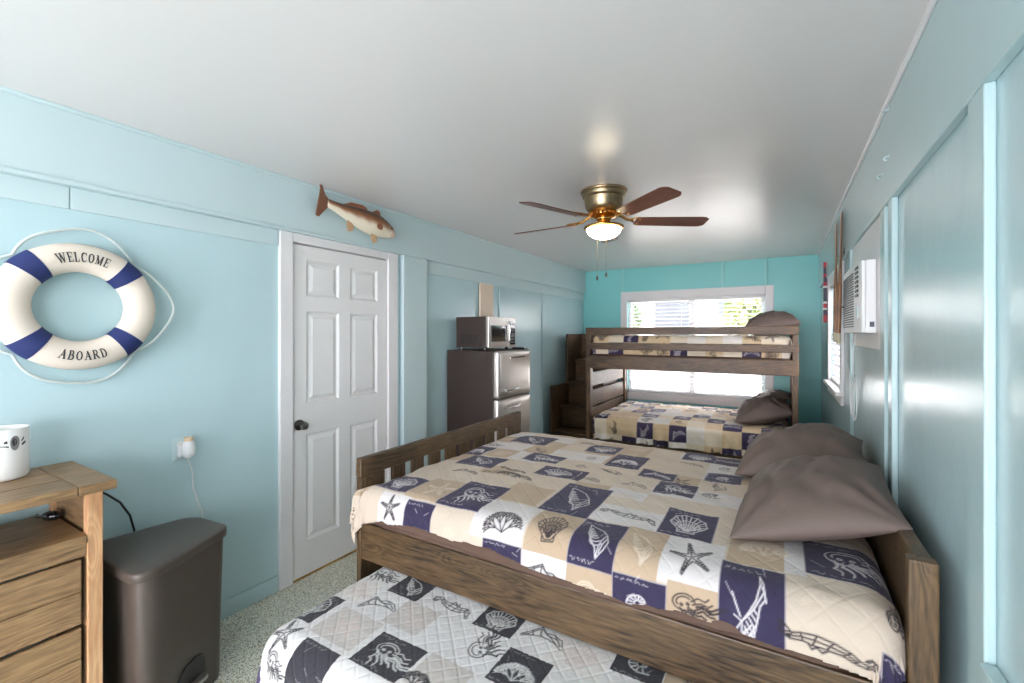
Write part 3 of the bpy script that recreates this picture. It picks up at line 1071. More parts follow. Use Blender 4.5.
# loose hem of the brown sheet, tucked between rail and mattress
bm = bmesh.new()
P = []
rs = random.Random(4)
for i in range(140):
    u = i / 139
    x = -1.70 + 1.62 * u
    w = 0.009 * math.sin(23 * u + 2 * math.sin(9 * u)) + 0.004 * math.sin(71 * u)
    zb = 0.60 + 0.012 * math.sin(7 * u)
    P.append([(x, 1.506 + w * .4, zb + 0.05), (x, 1.492 + w, zb + 0.03), (x, 1.488 + w, zb + 0.01), (x, 1.494 + w * .5, zb - 0.004), (x, 1.511, zb - 0.014), (x, 1.514, zb + 0.03)])
add_grid(bm, P)
sh = mk('sheet', bm, M['sheet'], None, (-0.9, 1.5, 0.6), smooth=True)
tag(sh, 'rumpled brown bed sheet edge hanging between the front rail and the near quilt', 'sheet')
sm = sh.modifiers.new('thickness', 'SOLIDIFY')
sm.thickness = 0.002

C1 = Cloth(-1.750, 0.284, 1.482, 3.035, 0.765, 0.085)
step = 0.0036
P1 = Print(-1.90, 0.375, 1.30, 3.11, step)
fill_cells(P1, 0.172, 12, [CREAM, CREAM, WHITE, CREAM, TAN], NAVY, INK, srgb(196, 190, 200), FAINT, pm=0.30, pn=0.14)
P1.rect(-1.9, 0.4, 1.30, 1.95, CREAM)
for a in ((-1.62, -1.45, 1.30, 1.53, WHITE), (-1.09, -0.85, 1.44, 1.67, WHITE), (-0.66, -0.39, 1.69, 1.86, WHITE), (-0.85, -0.66, 1.26, 1.44, WHITE), (-1.02, -0.85, 1.15, 1.3, CREAM),
          (-0.345, -0.164, 1.46, 1.70, WHITE), (-1.505, -1.28, 1.53, 1.77, TAN), (-0.842, -0.662, 1.44, 1.675, TAN), (-0.495, -0.348, 1.45, 1.695, TAN), (-0.66, -0.48, 1.25, 1.438, TAN),
          (-0.315, -0.163, 1.27, 1.47, TAN), (-0.157, 0.06, 1.61, 1.93, TAN), (0.008, 0.064, 1.61, 1.9, WHITE), (0.008, 0.2, 1.2, 1.46, CREAM), (-1.76, -1.69, 1.5, 1.75, TAN), (-1.1, -0.9, 1.68, 1.9, TAN), (-0.214, -0.16, 1.7, 1.95, CREAM), (-0.49, -0.32, 1.25, 1.30, CREAM)):
    P1.rect(*a)
LT = srgb(226, 220, 222)
navy_blocks = [(-1.69, -1.51, 1.545, 1.72, 'scallop'), (-1.46, -1.30, 1.33, 1.515, None), (-1.31, -1.085, 1.53, 1.80, 'octopus'), (-1.59, -1.33, 2.62, 2.86, 'conch'), (-1.71, -1.56, 2.22, 2.42, 'coral'),
               (-1.585, -1.345, 2.02, 2.21, 'conch'), (-1.295, -1.08, 2.27, 2.43, 'octopus'), (-1.108, -0.903, 2.07, 2.22, 'scallop'), (-0.88, -0.664, 1.677, 2.01, 'conch'), (-0.66, -0.495, 1.44, 1.68, 'conch'),
               (-1.022, -0.852, 1.30, 1.44, 'nautilus'), (-0.838, -0.657, 2.39, 2.65, 'coral'), (-0.508, -0.34, 2.10, 2.28, 'octopus'), (-0.398, -0.214, 1.702, 1.94, 'scallop'), (-0.49, -0.318, 1.30, 1.45, 'nautilus'),
               (-0.162, 0.006, 1.27, 1.605, 'pelican'), (0.064, 0.345, 1.645, 1.90, 'octopus'), (-0.63, -0.46, 2.30, 2.43, 'gull'), (-0.50, -0.33, 2.76, 2.93, 'scallop'), (-0.33, -0.17, 2.40, 2.56, 'nautilus'),
               (-1.05, -0.86, 2.62, 2.83, 'scallop'), (0.235, 0.36, 1.30, 1.44, None), (-0.14, 0.03, 2.1, 2.3, 'star')]
for k, (a0, a1, b0, b1, mo) in enumerate(navy_blocks):
    P1.rect(a0 - 0.004, a1 + 0.004, b0 - 0.004, b1 + 0.004, srgb(150, 142, 150))
    P1.rect(a0, a1, b0, b1, NAVY)
    P1.motif(m_scribble(k), (a0 + a1) / 2, (b0 + b1) / 2, (a1 - a0) / 2, (b1 - b0) / 2, LT, 0.0009, 0, 0.6)
    if mo:
        P1.motif(MOT[mo], (a0 + a1) / 2, (b0 + b1) / 2, (a1 - a0) * 0.40, (b1 - b0) * 0.40, LT, 0.0018, 0, 0.95)
for mo, x, y, hx, hy, rot in (('star', -1.55, 1.455, .062, .07, 0), ('coral', -0.955, 1.545, .088, .095, 0.2), ('scallop', -0.755, 1.56, .062, .085, 0.1), ('seahorse', -0.525, 1.775, .115, .07, 0),
                              ('gull', -0.745, 1.375, .085, .05, -.3), ('star', -0.255, 1.58, .075, .095, 0.2), ('octopus', -0.24, 1.405, .068, .06, 0.4), ('nautilus', -0.27, 2.2, .075, .06, 0), ('seahorse', 0.10, 1.415, .12, .055, 3.0),
                              ('conch', -0.77, 2.3, .07, .05, 0.3), ('gull', -1.43, 1.92, .08, .05, 0), ('seahorse', -1.22, 2.05, .08, .05, 0), ('gull', -0.85, 2.13, .09, .07, 0), ('coral', -1.2, 2.0, .07, .05, 0),
                              ('octopus', 0.27, 1.55, .04, .06, 1.5)):
    P1.motif(MOT[mo], x, y, hx, hy, INK, 0.0025, rot, 1.0)
for mo, x, y, hx, hy in (('star', -1.39, 1.65, .08, .09), ('conch', -0.42, 1.57, .055, .09), ('coral', -0.05, 1.77, .075, .1), ('octopus', -0.57, 1.35, .06, .06), ('nautilus', -1.19, 1.42, .07, .06), ('gull', 0.12, 1.53, .08, .06), ('scallop', -1.72, 1.6, .04, .07)):
    P1.motif(MOT[mo], x, y, hx, hy, FAINT, 0.003, 0, 0.8)


def keep1(S, T):
    # hem: wavy front edge, trimmed and rounded beside the headboard
    front = 1.378 + 0.014 * np.clip((-0.7 - S) / 0.4, 0, 1) + 0.010 * np.sin(5 * S + 1) + 0.006 * np.sin(17 * S) - 0.03 * np.clip((S + 0.2) / 0.4, 0, 1)
    r = np.hypot(np.maximum(S - 0.20, 0), np.maximum(1.55 - T, 0) * 0.8) < 0.172
    r = r | (S < 0.20) | (T > 1.55)
    front = front - 0.055 * np.clip((-1.60 - S) / 0.12, 0, 1)
    side = S > -1.80 - 0.10 * np.clip((1.62 - T) / 0.1, 0, 1)
    return (T > front) & r & side


def corner1(X, Y, Z, S, T):
    # the loose corner at the footboard falls outside the post
    k = np.clip((1.60 - T) / 0.10, 0, 1) * np.clip((-1.60 - S) / 0.12, 0, 1)
    k = k * k * (3 - 2 * k)
    X = X - 0.050 * k
    Y = np.where(X < -1.752, np.minimum(Y, 1.486 + 0.004 * np.sin(60 * X)), Y)
    return X, Y, Z


build_quilt('quilt', C1, P1, 'cream and navy patchwork quilt of sea creatures spread over the big near bed', wrinkle=0.0055, quilting=0.0018, pitch=0.10, fold=0.10, seed=3, crown=0.012, keep=keep1, hook=corner1)

# ------------------------------------------------------------------ the trundle pulled out in front
tr = root('trundle_bed', (-0.8, 1.4, 0), 'low trundle bed pulled out from under the near bed', 'bed')
mk('frame', B((-1.66, 0.06, 0.955, 0.985, 0.06, 0.22), (-1.66, 0.06, 1.84, 1.87, 0.06, 0.22), (-1.66, -1.63, 0.985, 1.84, 0.06, 0.22), (0.03, 0.06, 0.985, 1.84, 0.06, 0.22), (-1.63, 0.03, 0.985, 1.84, 0.12, 0.14)),
   M['bed_x'], tr, bevel=0.003)
for x in (-1.58, -0.02):
    for yy in (1.03, 1.79):
        bm = bmesh.new()
        add_lathe(bm, [(0, -0.012), (0.024, -0.012), (0.028, -0.008), (0.028, 0.008), (0.024, 0.012), (0, 0.012)], 0, 0, 0, 16, Matrix.Translation((x, yy, 0.028)) @ Matrix.Rotation(PI / 2, 4, 'Y'))
        add_box(bm, x - 0.018, x - 0.0135, yy - 0.012, yy + 0.012, 0.022, 0.12)
        add_box(bm, x + 0.0135, x + 0.018, yy - 0.012, yy + 0.012, 0.022, 0.12)
        mk('wheel', bm, M['black'], tr)
o = mattress('mattress', -1.668, 0.07, 0.962, 1.868, 0.222, 0.372, 0.05, M['sheet'], '')
tag(o, 'thin mattress hidden under the quilt of the low trundle', 'mattress')
C2 = Cloth(-1.695, 0.095, 0.938, 1.893, 0.392, 0.10)
P2 = Print(-1.88, 0.24, 0.70, 1.96, 0.0036)
W2, G2, D2, I2 = srgb(214, 212, 212), srgb(194, 188, 184), srgb(56, 55, 62), srgb(44, 44, 48)
fill_cells(P2, 0.163, 7, [W2, W2, srgb(218, 215, 212), G2], D2, I2, srgb(190, 190, 190), srgb(206, 198, 192), pm=0.28, pn=0.18)
P2.rect(-1.9, -0.3, 0.98, 1.62, W2)
P2.rect(-1.9, -1.25, 0.6, 0.98, W2)
for a in ((-1.33, -1.15, 1.23, 1.385, G2), (-1.52, -1.30, 1.055, 1.22, G2), (-1.66, -1.5, 1.26, 1.40, srgb(214, 210, 206)), (-0.322, -0.08, 1.40, 1.62, TAN), (-0.7, -0.5, 1.36, 1.54, srgb(214, 210, 206)), (-1.04, -.86, 1.05, 1.2, G2)):
    P2.rect(*a)
for k, (a0, a1, b0, b1, mo) in enumerate([(-1.465, -1.30, 1.39, 1.54, 'conch'), (-1.76, -1.665, 1.40, 1.60, None), (-1.725, -1.555, 1.075, 1.25, 'scallop'), (-1.27, -1.055, 1.03, 1.19, 'octopus'), (-1.49, -1.305, 0.86, 1.03, None),
                                          (-1.016, -0.85, 1.395, 1.545, 'scallop'), (-0.825, -0.655, 1.20, 1.365, 'coral'), (-0.487, -0.325, 1.44, 1.59, 'nautilus'), (-1.0, -0.84, 0.86, 1.01, 'star')]):
    P2.rect(a0, a1, b0, b1, D2)
    P2.motif(m_scribble(k + 50), (a0 + a1) / 2, (b0 + b1) / 2, (a1 - a0) / 2, (b1 - b0) / 2, srgb(190, 190, 190), 0.0008, 0, 0.55)
    if mo:
        P2.motif(MOT[mo], (a0 + a1) / 2, (b0 + b1) / 2, (a1 - a0) * 0.43, (b1 - b0) * 0.43, srgb(220, 220, 218), 0.0019, 0, 0.9)
P2.rect(-1.9, -1.665, 0.6, 0.89, srgb(74, 62, 98))
for mo, x, y, hx, hy, rot in (('octopus', -1.57, 1.475, .08, .075, 0), ('gull', -1.42, 1.305, .088, .075, 0.4), ('seahorse', -1.150, 1.440, .10, .075, 0), ('star', -1.590, 1.0, .070, .078, 0.3), ('octopus', -0.90, 1.32, .082, .078, 2),
                              ('gull', -0.745, 1.475, .088, .075, 0), ('octopus', -0.2, 1.52, .07, .06, 0.5), ('octopus', -1.56, 0.90, .05, .06, 0), ('coral', -1.0, 1.09, .06, .05, 0), ('octopus', -0.6, 1.1, .07, .06, 0)):
    P2.motif(MOT[mo], x, y, hx, hy, I2, 0.0024, rot, 1.0)
for mo, x, y in (('conch', -1.24, 1.31), ('star', -1.41, 1.14), ('octopus', -1.58, 1.33), ('scallop', -0.6, 1.45)):
    P2.motif(MOT[mo], x, y, .07, .065, srgb(204, 190, 186), 0.0028, 0, 0.8)
build_quilt('quilt', C2, P2, 'pale grey and charcoal sea creature patchwork quilt on the low trundle in the foreground', wrinkle=0.0022, quilting=0.0030, pitch=0.066, fold=0.16, seed=9, crown=0.0)


# ------------------------------------------------------------------ pillows
def pillow(loc, w, l, h, rot, label, mat, seed=1, group=None, sag=0.0, parent=None, n=64, pinch=0.12):
    """w along local x, l along local y; corners drawn out to points, seam round the rim"""
    rnd = random.Random(seed)
    ph = [rnd.uniform(0, 6.28) for _ in range(8)]
    bm = bmesh.new()
    top, bot = [], []
    for i in range(n + 1):
        ra, rb = [], []
        for j in range(n + 1):
            u, v = -1 + 2 * i / n, -1 + 2 * j / n
            u = math.sin(u * PI / 2) * 0.6 + u * 0.4
            v = math.sin(v * PI / 2) * 0.6 + v * 0.4
            eu = (1 - pinch * (1 - v * v) ** 0) if False else 1
            x = u * w / 2 * (1 - pinch * (1 - abs(v) ** 2.2) * abs(u) ** 3 * 0.0 - 0.055 * abs(u) * (1 - v * v))
            y = v * l / 2 * (1 - 0.035 * abs(v) * (1 - u * u))
            t = max(0, (1 - abs(u) ** 2.4)) ** 0.56 * max(0, (1 - abs(v) ** 2.4)) ** 0.56
            wr = noise.noise(Vector((u * 2.1 + ph[0], v * 2.1 + ph[1], ph[2]))) * 0.16 + noise.noise(Vector((u * 5 + ph[3], v * 3 + ph[4], 2))) * 0.12
            # creases running in from the corners
            for cxn, cyn in ((-1, -1), (1, -1), (1, 1), (-1, 1)):
                dx, dy = u - cxn, v - cyn
                r = math.hypot(dx, dy)
                an = math.atan2(dy, dx)
                wr += 0.07 * math.sin(an * 11 + ph[5] + cxn) * math.exp(-((r - 0.45) / 0.42) ** 2)
            zt = h * 0.62 * t * (1 + wr)
            zb = -h * 0.38 * t * (1 - sag * 0.3)
            ra.append(Vector((x, y, zt)))
            rb.append(Vector((x, y, zb)))
        top.append(ra)
        bot.append(rb)
    R = Matrix.Translation(loc) @ rot
    VT = [[bm.verts.new(R @ p) for p in r] for r in top]
    VB = [[VT[i][j] if i in (0, n) or j in (0, n) else bm.verts.new(R @ bot[i][j]) for j in range(n + 1)] for i in range(n + 1)]
    for i in range(n):
        for j in range(n):
            bm.faces.new((VT[i][j], VT[i + 1][j], VT[i + 1][j + 1], VT[i][j + 1]))
            q = (VB[i][j], VB[i][j + 1], VB[i + 1][j + 1], VB[i + 1][j])
            if len(set(q)) == 4:
                try:
                    bm.faces.new(q)
                except ValueError:
                    pass
    o = mk('pillow', bm, mat, None, loc, smooth=True, angle=180)
    tag(o, label, 'pillow', group)
    return o


def RX(a): return Matrix.Rotation(math.radians(a), 4, 'X')
def RY(a): return Matrix.Rotation(math.radians(a), 4, 'Y')
def RZ(a): return Matrix.Rotation(math.radians(a), 4, 'Z')


pillow((0.100, 2.07, 0.866), 0.51, 0.69, 0.215, RZ(-3) @ RY(-17) @ RX(1), 'taupe pillow nearest the camera at the head of the near bed', M['pillow'], 2)
pillow((0.085, 2.76, 0.866), 0.54, 0.62, 0.24, RZ(-5) @ RY(-13), 'rumpled taupe pillow behind the nearest one on the near bed', M['pillow'], 5)

# ------------------------------------------------------------------ the bunk bed under the far window
bk = root('bunk_bed', (-0.885, 5.46, 0), 'brown stained wooden bunk bed standing in front of the far window', 'bed')
BX0, BX1, BY0, BY1 = -1.905, 0.135, 4.80, 6.17
for x0, x1 in ((BX0, BX0 + 0.055), (BX1 - 0.0551, BX1 - 0.008)):
    mk('post', B((x0, x1, BY0, BY0 + 0.075, 0, 1.573)), M['bunk_z'], bk, bevel=0.005)
    mk('post', B((x0, x1, BY1 - 0.075, BY1, 0, 1.573)), M['bunk_z'], bk, bevel=0.005)
for nm, z0, z1 in (('guard_rail', 1.492, 1.57), ('guard_rail', 1.330, 1.402), ('side_rail', 1.118, 1.262)):
    mk(nm, B((BX0 + 0.005, BX1 - 0.003, BY0 - 0.024, BY0 - 0.0005, z0, z1)), M['bunk_x'], bk, bevel=0.005)
    mk(nm, B((BX0 + 0.0555, BX1 - 0.0555, BY1 - 0.04, BY1 - 0.012, z0, z1)), M['bunk_x'], bk, bevel=0.005)
mk('lower_rail', B((BX0 + 0.0555, BX1 - 0.0555, BY0 + 0.02, BY0 + 0.05, 0.26, 0.40)), M['bunk_x'], bk, bevel=0.005)
mk('lower_rail', B((BX0 + 0.0555, BX1 - 0.0555, BY1 - 0.05, BY1 - 0.02, 0.26, 0.40)), M['bunk_x'], bk, bevel=0.005)
for sx, xa in ((1, BX0 + 0.012), (-1, BX1 - 0.037)):
    for z0, z1, q in ((0.90, 1.06, 0), (0.675, 0.855, -0.02 * sx), (0.50, 0.65, 0), (0.28, 0.42, 0), (1.12, 1.26, 0), (1.33, 1.40, 0), (1.49, 1.565, 0)):
        yy = 0.0755
        mk('end_board', B((xa + (q if abs(q) < .03 and z0 != 0.675 else 0), xa + 0.025, BY0 + yy, BY1 - yy, z0, z1)), M['bunk_y'], bk, bevel=0.004)
for z in (1.17, 0.335):
    bm = bmesh.new()
    add_box(bm, BX0 + 0.08, BX1 - 0.08, BY0 + 0.30, BY0 + 0.34, z - 0.014, z + 0.001)
    add_box(bm, BX0 + 0.08, BX1 - 0.08, BY1 - 0.34, BY1 - 0.30, z - 0.014, z + 0.001)
    for i in range(13):
        add_box(bm, BX0 + 0.08 + i * 0.147, BX0 + 0.16 + i * 0.147, BY0 + 0.0505, BY1 - 0.0505, z, z + 0.018)
    mk('slat_base', bm, M['bunk_y'], bk)
for nm, z0, z1, lab in (('mattress', 1.19, 1.455, 'mattress on the upper bunk, in its brown sheet'), ('mattress', 0.355, 0.565, 'mattress on the lower bunk under the patterned quilt')):
    o = mattress(nm, BX0 + 0.07, BX1 - 0.07, BY0 + 0.06, BY1 - 0.06, z0, z1, 0.06, M['sheet'], '')
    tag(o, lab, 'mattress')


def bunk_print(P, seed, p=0.165):
    C_, T_, N_ = srgb(226, 212, 190), srgb(214, 190, 154), srgb(60, 52, 80)
    fill_cells(P, p, seed, [C_, T_, T_, srgb(232, 226, 218)], N_, srgb(50, 42, 50), srgb(196, 188, 196), srgb(236, 220, 196), pm=0.5, pn=0.46, ink_w=0.0034, size=0.42)


Cb = Cloth(BX0 + 0.062, BX1 - 0.058, 4.775, 6.135, 0.59, 0.075)
Pb = Print(BX0 + 0.062, BX1 - 0.058, 4.56, 6.135, 0.007)
bunk_print(Pb, 21)
build_quilt('quilt', Cb, Pb, 'patchwork sea creature quilt on the lower bunk hanging over its front edge', wrinkle=0.006, quilting=0.003, pitch=0.09, fold=0.12, seed=4, crown=0.02)
Ct = Cloth(BX0 + 0.060, BX1 - 0.060, 4.835, 6.12, 1.482, 0.055)
Pt = Print(BX0 - 0.05, BX1 + 0.05, 4.64, 6.12, 0.007)
bunk_print(Pt, 33)


def keep_t(S, T):
    return np.hypot(np.maximum(BX0 + 0.115 - S, 0) + np.maximum(S - BX1 + 0.115, 0), np.maximum(4.89 - T, 0)) < 0.24


build_quilt('quilt', Ct, Pt, 'patchwork sea creature quilt on the upper bunk seen between the guard rails', wrinkle=0.004, quilting=0.003, pitch=0.09, fold=0.03, seed=8, keep=keep_t)
pillow((-0.09, 5.35, 1.575), 0.50, 0.62, 0.24, RZ(0) @ RY(-7), 'taupe pillow on top of the upper bunk', M['pillow'], 11)
pillow((-0.16, 5.20, 0.700), 0.52, 0.56, 0.25, RZ(3) @ RY(-14), 'front taupe pillow leaning at the right end of the lower bunk', M['pillow'], 13)
pillow((-0.13, 5.78, 0.735), 0.46, 0.48, 0.19, RZ(-3) @ RY(-24), 'rear taupe pillow on the lower bunk near the window corner', M['pillow'], 17)

# ------------------------------------------------------------------ staircase beside the bunk
sc_ = root('bunk_staircase', (-2.2, 5.5, 0), 'brown wooden box staircase between bunk bed and left wall', 'staircase')
sx0, sx1 = -2.44, -1.93
steps = [(4.99, 0.32), (5.22, 0.60), (5.45, 0.88), (5.68, 1.16)]
for i, (yy, z) in enumerate(steps):
    mk('tread', B((sx0 + 0.0255, sx1 - 0.0255, yy - 0.012, yy + 0.245, z - 0.022, z)), M['bunk_x'], sc_, bevel=0.003)
    z0 = 0.03 if i == 0 else steps[i - 1][1] + 0.001
    dr = mk('drawer', B((sx0 + 0.045, sx1 - 0.045, yy + 0.002, yy + 0.03, z0 + 0.02, z - 0.035)), M['bunk_x'], sc_, bevel=0.004)
    mk('riser', B((sx0 + 0.026, sx1 - 0.026, yy + 0.031, yy + 0.045, z0, z - 0.0225)), M['bunk_x'], sc_, bevel=0.002)
mk('side_panel', B((sx0, sx0 + 0.025, 4.975, 5.45, 0, 0.86), (sx0, sx0 + 0.025, 5.4501, 6.02, 0, 1.50)), M['bunk_z'], sc_, bevel=0.003)
bm = bmesh.new()
for i, (yy, z) in enumerate(steps):
    add_box(bm, sx1 - 0.025, sx1, yy - 0.0 + 0.0001 * i, yy + 0.2301, 0, z + 0.0)
add_box(bm, sx1 - 0.025, sx1, 5.9102, 6.02, 0, 1.45)
mk('side_panel', bm, M['bunk_z'], sc_)
mk('back_panel', B((sx0 + 0.0255, sx1 - 0.0255, 5.93, 5.95, 0, 1.50)), M['bunk_z'], sc_, bevel=0.003)
for z in (1.20, 1.44):
    mk('back_rail', B((sx0 + 0.0255, sx1 - 0.0255, 5.90, 5.929, z, z + 0.06)), M['bunk_x'], sc_, bevel=0.003)

# ================================================================== ON THE LEFT WALL: life ring
RC = Vector((XL + 0.052, 0.674, 1.612))     # ring centre
RM, RT, RTX = 0.200, 0.0585, 0.043           # main radius, tube half width, tube half depth
ring = root('life_ring', (XL, RC.y, RC.z), 'cream and navy life ring decoration with rope hanging on the pale blue wall', 'life ring')


def ring_pt(ang, ph, extra=0.0):
    """ang: clockwise from the top as seen from the room; ph: round the tube (0 = facing the room)"""
    rad = RM + (RT + extra) * math.sin(ph)
    return Vector((RC.x + (RTX + extra) * math.cos(ph), RC.y + rad * math.sin(ang), RC.z + rad * math.cos(ang)))


def ring_section(a0, a1, extra, na, closed=False):
    bm = bmesh.new()
    rings = []
    cnt = na if closed else na + 1
    for i in range(cnt):
        a = a0 + (a1 - a0) * i / na
        rings.append([bm.verts.new(ring_pt(a, 2 * PI * k / 32, extra)) for k in range(32)])
    for i in range(na):
        A_, B_ = rings[i], rings[(i + 1) % cnt]
        for k in range(32):
            bm.faces.new((A_[k], A_[(k + 1) % 32], B_[(k + 1) % 32], B_[k]))
    if not closed:
        bm.faces.new(rings[0][::-1])
        bm.faces.new(rings[-1])
    return bm


mk('float_ring', ring_section(0, 2 * PI, 0, 96, True), M['ring'], ring, smooth=True, angle=180)
for c in (45, 135, 225, 315):
    a = math.radians(c)
    hw = 0.150
    mk('band', ring_section(a - hw, a + hw, 0.0025, 12), M['navy'], ring, smooth=True, angle=60)
# rope: fixed at the four bands, slack loops between them
bm = bmesh.new()
for c in (0, 90, 180, 270):
    pts = []
    for i in range(33):
        u = -1 + 2 * i / 32
        a = math.radians(c + 45 * u)
        rad = RM + RT + 0.007 + 0.058 * (1 - abs(u) ** 1.7) + (0.01 * math.sin(5 * u + c) * (1 - abs(u)))
        pts.append((RC.x - 0.018 + 0.02 * (1 - u * u) * math.sin(c), RC.y + rad * math.sin(a), RC.z + rad * math.cos(a)))
    add_tube(bm, pts, 0.0058, 8)
mk('rope', bm, M['rope'], ring, smooth=True)

# serif lettering made of strokes: (x0,y0,x1,y1,width)
TH, TK = 0.09, 0.2
GL = {
    'W': (1.25, [(0.1, 1, .38, 0, TK), (.38, 0, .62, .95, TH), (.62, .95, .88, 0, TK), (.88, 0, 1.15, 1, TH), (0, 1, .26, 1, .07), (.5, 1, .74, 1, .07), (1.02, 1, 1.26, 1, .07)]),
    'E': (.75, [(.18, 0, .18, 1, TK), (.05, 0, .72, 0, .08), (.05, 1, .7, 1, .08), (.18, .52, .5, .52, .08), (.7, 1, .7, .78, .07), (.73, 0, .73, .24, .07), (.5, .42, .5, .62, .06)]),
    'L': (.72, [(.18, 0, .18, 1, TK), (.02, 1, .34, 1, .07), (.02, 0, .68, 0, .08), (.69, 0, .69, .28, .07)]),
    'C': (.82, [(.75, .85, .62, .97, .08), (.62, .97, .42, 1, .1), (.42, 1, .2, .86, .15), (.2, .86, .1, .5, TK), (.1, .5, .2, .14, TK), (.2, .14, .42, 0, .15), (.42, 0, .64, .04, .1), (.64, .04, .76, .2, .08), (.76, 1, .76, .7, .07)]),
    'O': (.88, [(.44, 1, .2, .86, .12), (.2, .86, .1, .5, TK), (.1, .5, .2, .14, TK), (.2, .14, .44, 0, .12), (.44, 0, .68, .14, .12), (.68, .14, .78, .5, TK), (.78, .5, .68, .86, TK), (.68, .86, .44, 1, .12)]),
    'M': (1.1, [(.15, 0, .15, 1, TH), (.15, 1, .52, .05, TK), (.52, .05, .88, 1, TH), (.9, 0, .9, 1, TK), (.02, 0, .28, 0, .07), (.75, 0, 1.05, 0, .07), (.02, 1, .2, 1, .07), (.86, 1, 1.05, 1, .07)]),
    'A': (.9, [(.45, 1, .14, 0, TH), (.43, 1, .76, 0, TK), (.25, .36, .64, .36, .08), (.02, 0, .26, 0, .07), (.62, 0, .9, 0, .07)]),
    'B': (.8, [(.18, 0, .18, 1, TK), (.04, 1, .48, 1, .08), (.04, 0, .5, 0, .08), (.18, .53, .5, .53, .08), (.48, 1, .62, .88, .14), (.62, .88, .62, .66, .17), (.62, .66, .48, .53, .13), (.5, .53, .68, .4, .14), (.68, .4, .68, .15, .18), (.68, .15, .5, 0, .13)]),
    'R': (.88, [(.18, 0, .18, 1, TK), (.04, 1, .48, 1, .08), (.04, 0, .32, 0, .07), (.18, .5, .48, .5, .08), (.48, 1, .64, .88, .14), (.64, .88, .64, .64, .17), (.64, .64, .48, .5, .13), (.42, .5, .74, .04, TK), (.7, 0, .88, 0, .08)]),
    'D': (.88, [(.18, 0, .18, 1, TK), (.04, 1, .42, 1, .08), (.04, 0, .42, 0, .08), (.42, 1, .66, .85, .14), (.66, .85, .76, .5, TK), (.76, .5, .66, .15, TK), (.66, .15, .42, 0, .14)]),
}


def lettering(word, top, span_deg, h):
    bm = bmesh.new()
    gap = 0.22
    total = sum(GL[c][0] for c in word) + gap * (len(word) - 1)
    arcl = math.radians(span_deg)
    x = 0

    def put(gx, gy):
        """glyph x (along the word), glyph y (0..1 up) -> point on the front of the tube"""
        t = (gx / total - 0.5) * arcl
        ang = t if top else PI - t
        yy = (gy - 0.5) * h
        ph = (yy if top else -yy) / RT
        return ring_pt(ang, ph, 0.0012)
    cent = RC
    for ch in word:
        w, ss = GL[ch]
        for (x0, y0, x1, y1, tw) in ss:
            dx, dy = x1 - x0, y1 - y0
            l = math.hypot(dx, dy)
            n = max(1, int(l / 0.2))
            nx, ny = -dy / l * tw / 2, dx / l * tw / 2
            ex, ey = dx / l * 0.03, dy / l * 0.03
            prev = None
            for i in range(n + 1):
                u = i / n
                px, py = x0 - ex + (dx + 2 * ex) * u, y0 - ey + (dy + 2 * ey) * u
                a = bm.verts.new(put(x + px + nx, py + ny))
                b = bm.verts.new(put(x + px - nx, py - ny))
                if prev:
                    bm.faces.new((prev[0], prev[1], b, a))
                prev = (a, b)
        x += w + gap
    o = mk('lettering', bm, M['ink'], ring)
    m = o.modifiers.new('thickness', 'SOLIDIFY')
    m.thickness = 0.0008
    m.offset = 0
    return o


lettering('WELCOME', True, 47, 0.036)['label'] = 'dark word WELCOME along the top'
lettering('ABOARD', False, 42, 0.035)['label'] = 'dark word ABOARD along the bottom'

# ------------------------------------------------------------------ mounted fish on the beam
FX = FAS_L + 0.055
FA, FB = Vector((FX, 1.815, 2.300)), Vector((FX, 2.385, 2.245))     # tail root, nose
fish = root('mounted_fish', (FAS_L, 2.15, 2.2), 'bronze backed mounted fish decoration above the white door', 'fish')
fdir = (FB - FA).normalized()
fup = Vector((1, 0, 0)).cross(fdir)
if fup.z < 0:
    fup = -fup
FLn = (FB - FA).length
prof = [(0, .024, .012, .02), (.08, .027, .014, .016), (.18, .036, .02, .010), (.3, .05, .029, .004), (.42, .062, .037, 0), (.55, .070, .042, -.002), (.66, .072, .045, -.002), (.76, .066, .044, -.002), (.85, .055, .038, -.006),
        (.92, .043, .030, -.011), (.965, .031, .022, -.016), (.99, .02, .014, -.022), (1.0, .006, .005, -.026)]
# resample smoothly
def interp(tab, t):
    for a, b in zip(tab[:-1], tab[1:]):
        if a[0] <= t <= b[0]:
            k = (t - a[0]) / (b[0] - a[0])
            k = k if True else k
            return [a[i] + (b[i] - a[i]) * k for i in range(1, 4)]
    return list(tab[-1][1:])


bm = bmesh.new()
rings, cols_ = [], []
DB, CO, CR, PK = srgb(58, 36, 24), srgb(156, 100, 56), srgb(232, 222, 200), srgb(222, 190, 168)
for i in range(60):
    t = i / 59
    hh, ww, off = interp(prof, t)
    hh *= 1.12
    r = []
    for k in range(28):
        a = 2 * PI * k / 28
        p = FA + fdir * (t * FLn) + fup * (off + hh * math.sin(a)) + Vector((ww * math.cos(a), 0, 0))
        r.append(bm.verts.new(p))
        s = math.sin(a) + 0.15 * math.sin(40 * t + 3 * a) * 0.3
        if s > 0.82:
            c = DB
        elif s > 0.1:
            q = (s - 0.1) / 0.72
            c = [CO[m] * (1 - q) * 1.0 + DB[m] * q for m in range(3)]
            if t > 0.8:
                g = (t - 0.8) / 0.2
                c = [c[m] * (1 - g * .5) + PK[m] * g * .5 for m in range(3)]
        elif s > -0.25:
            q = (s + 0.25) / 0.35
            c = [CR[m] * (1 - q) + CO[m] * q for m in range(3)]
        else:
            c = CR
        if t > 0.9 and s < 0.1:
            c = PK
        cols_.append(c)
    rings.append(r)
for A_, B_ in zip(rings[:-1], rings[1:]):
    for k in range(28):
        bm.faces.new((A_[k], A_[(k + 1) % 28], B_[(k + 1) % 28], B_[k]))
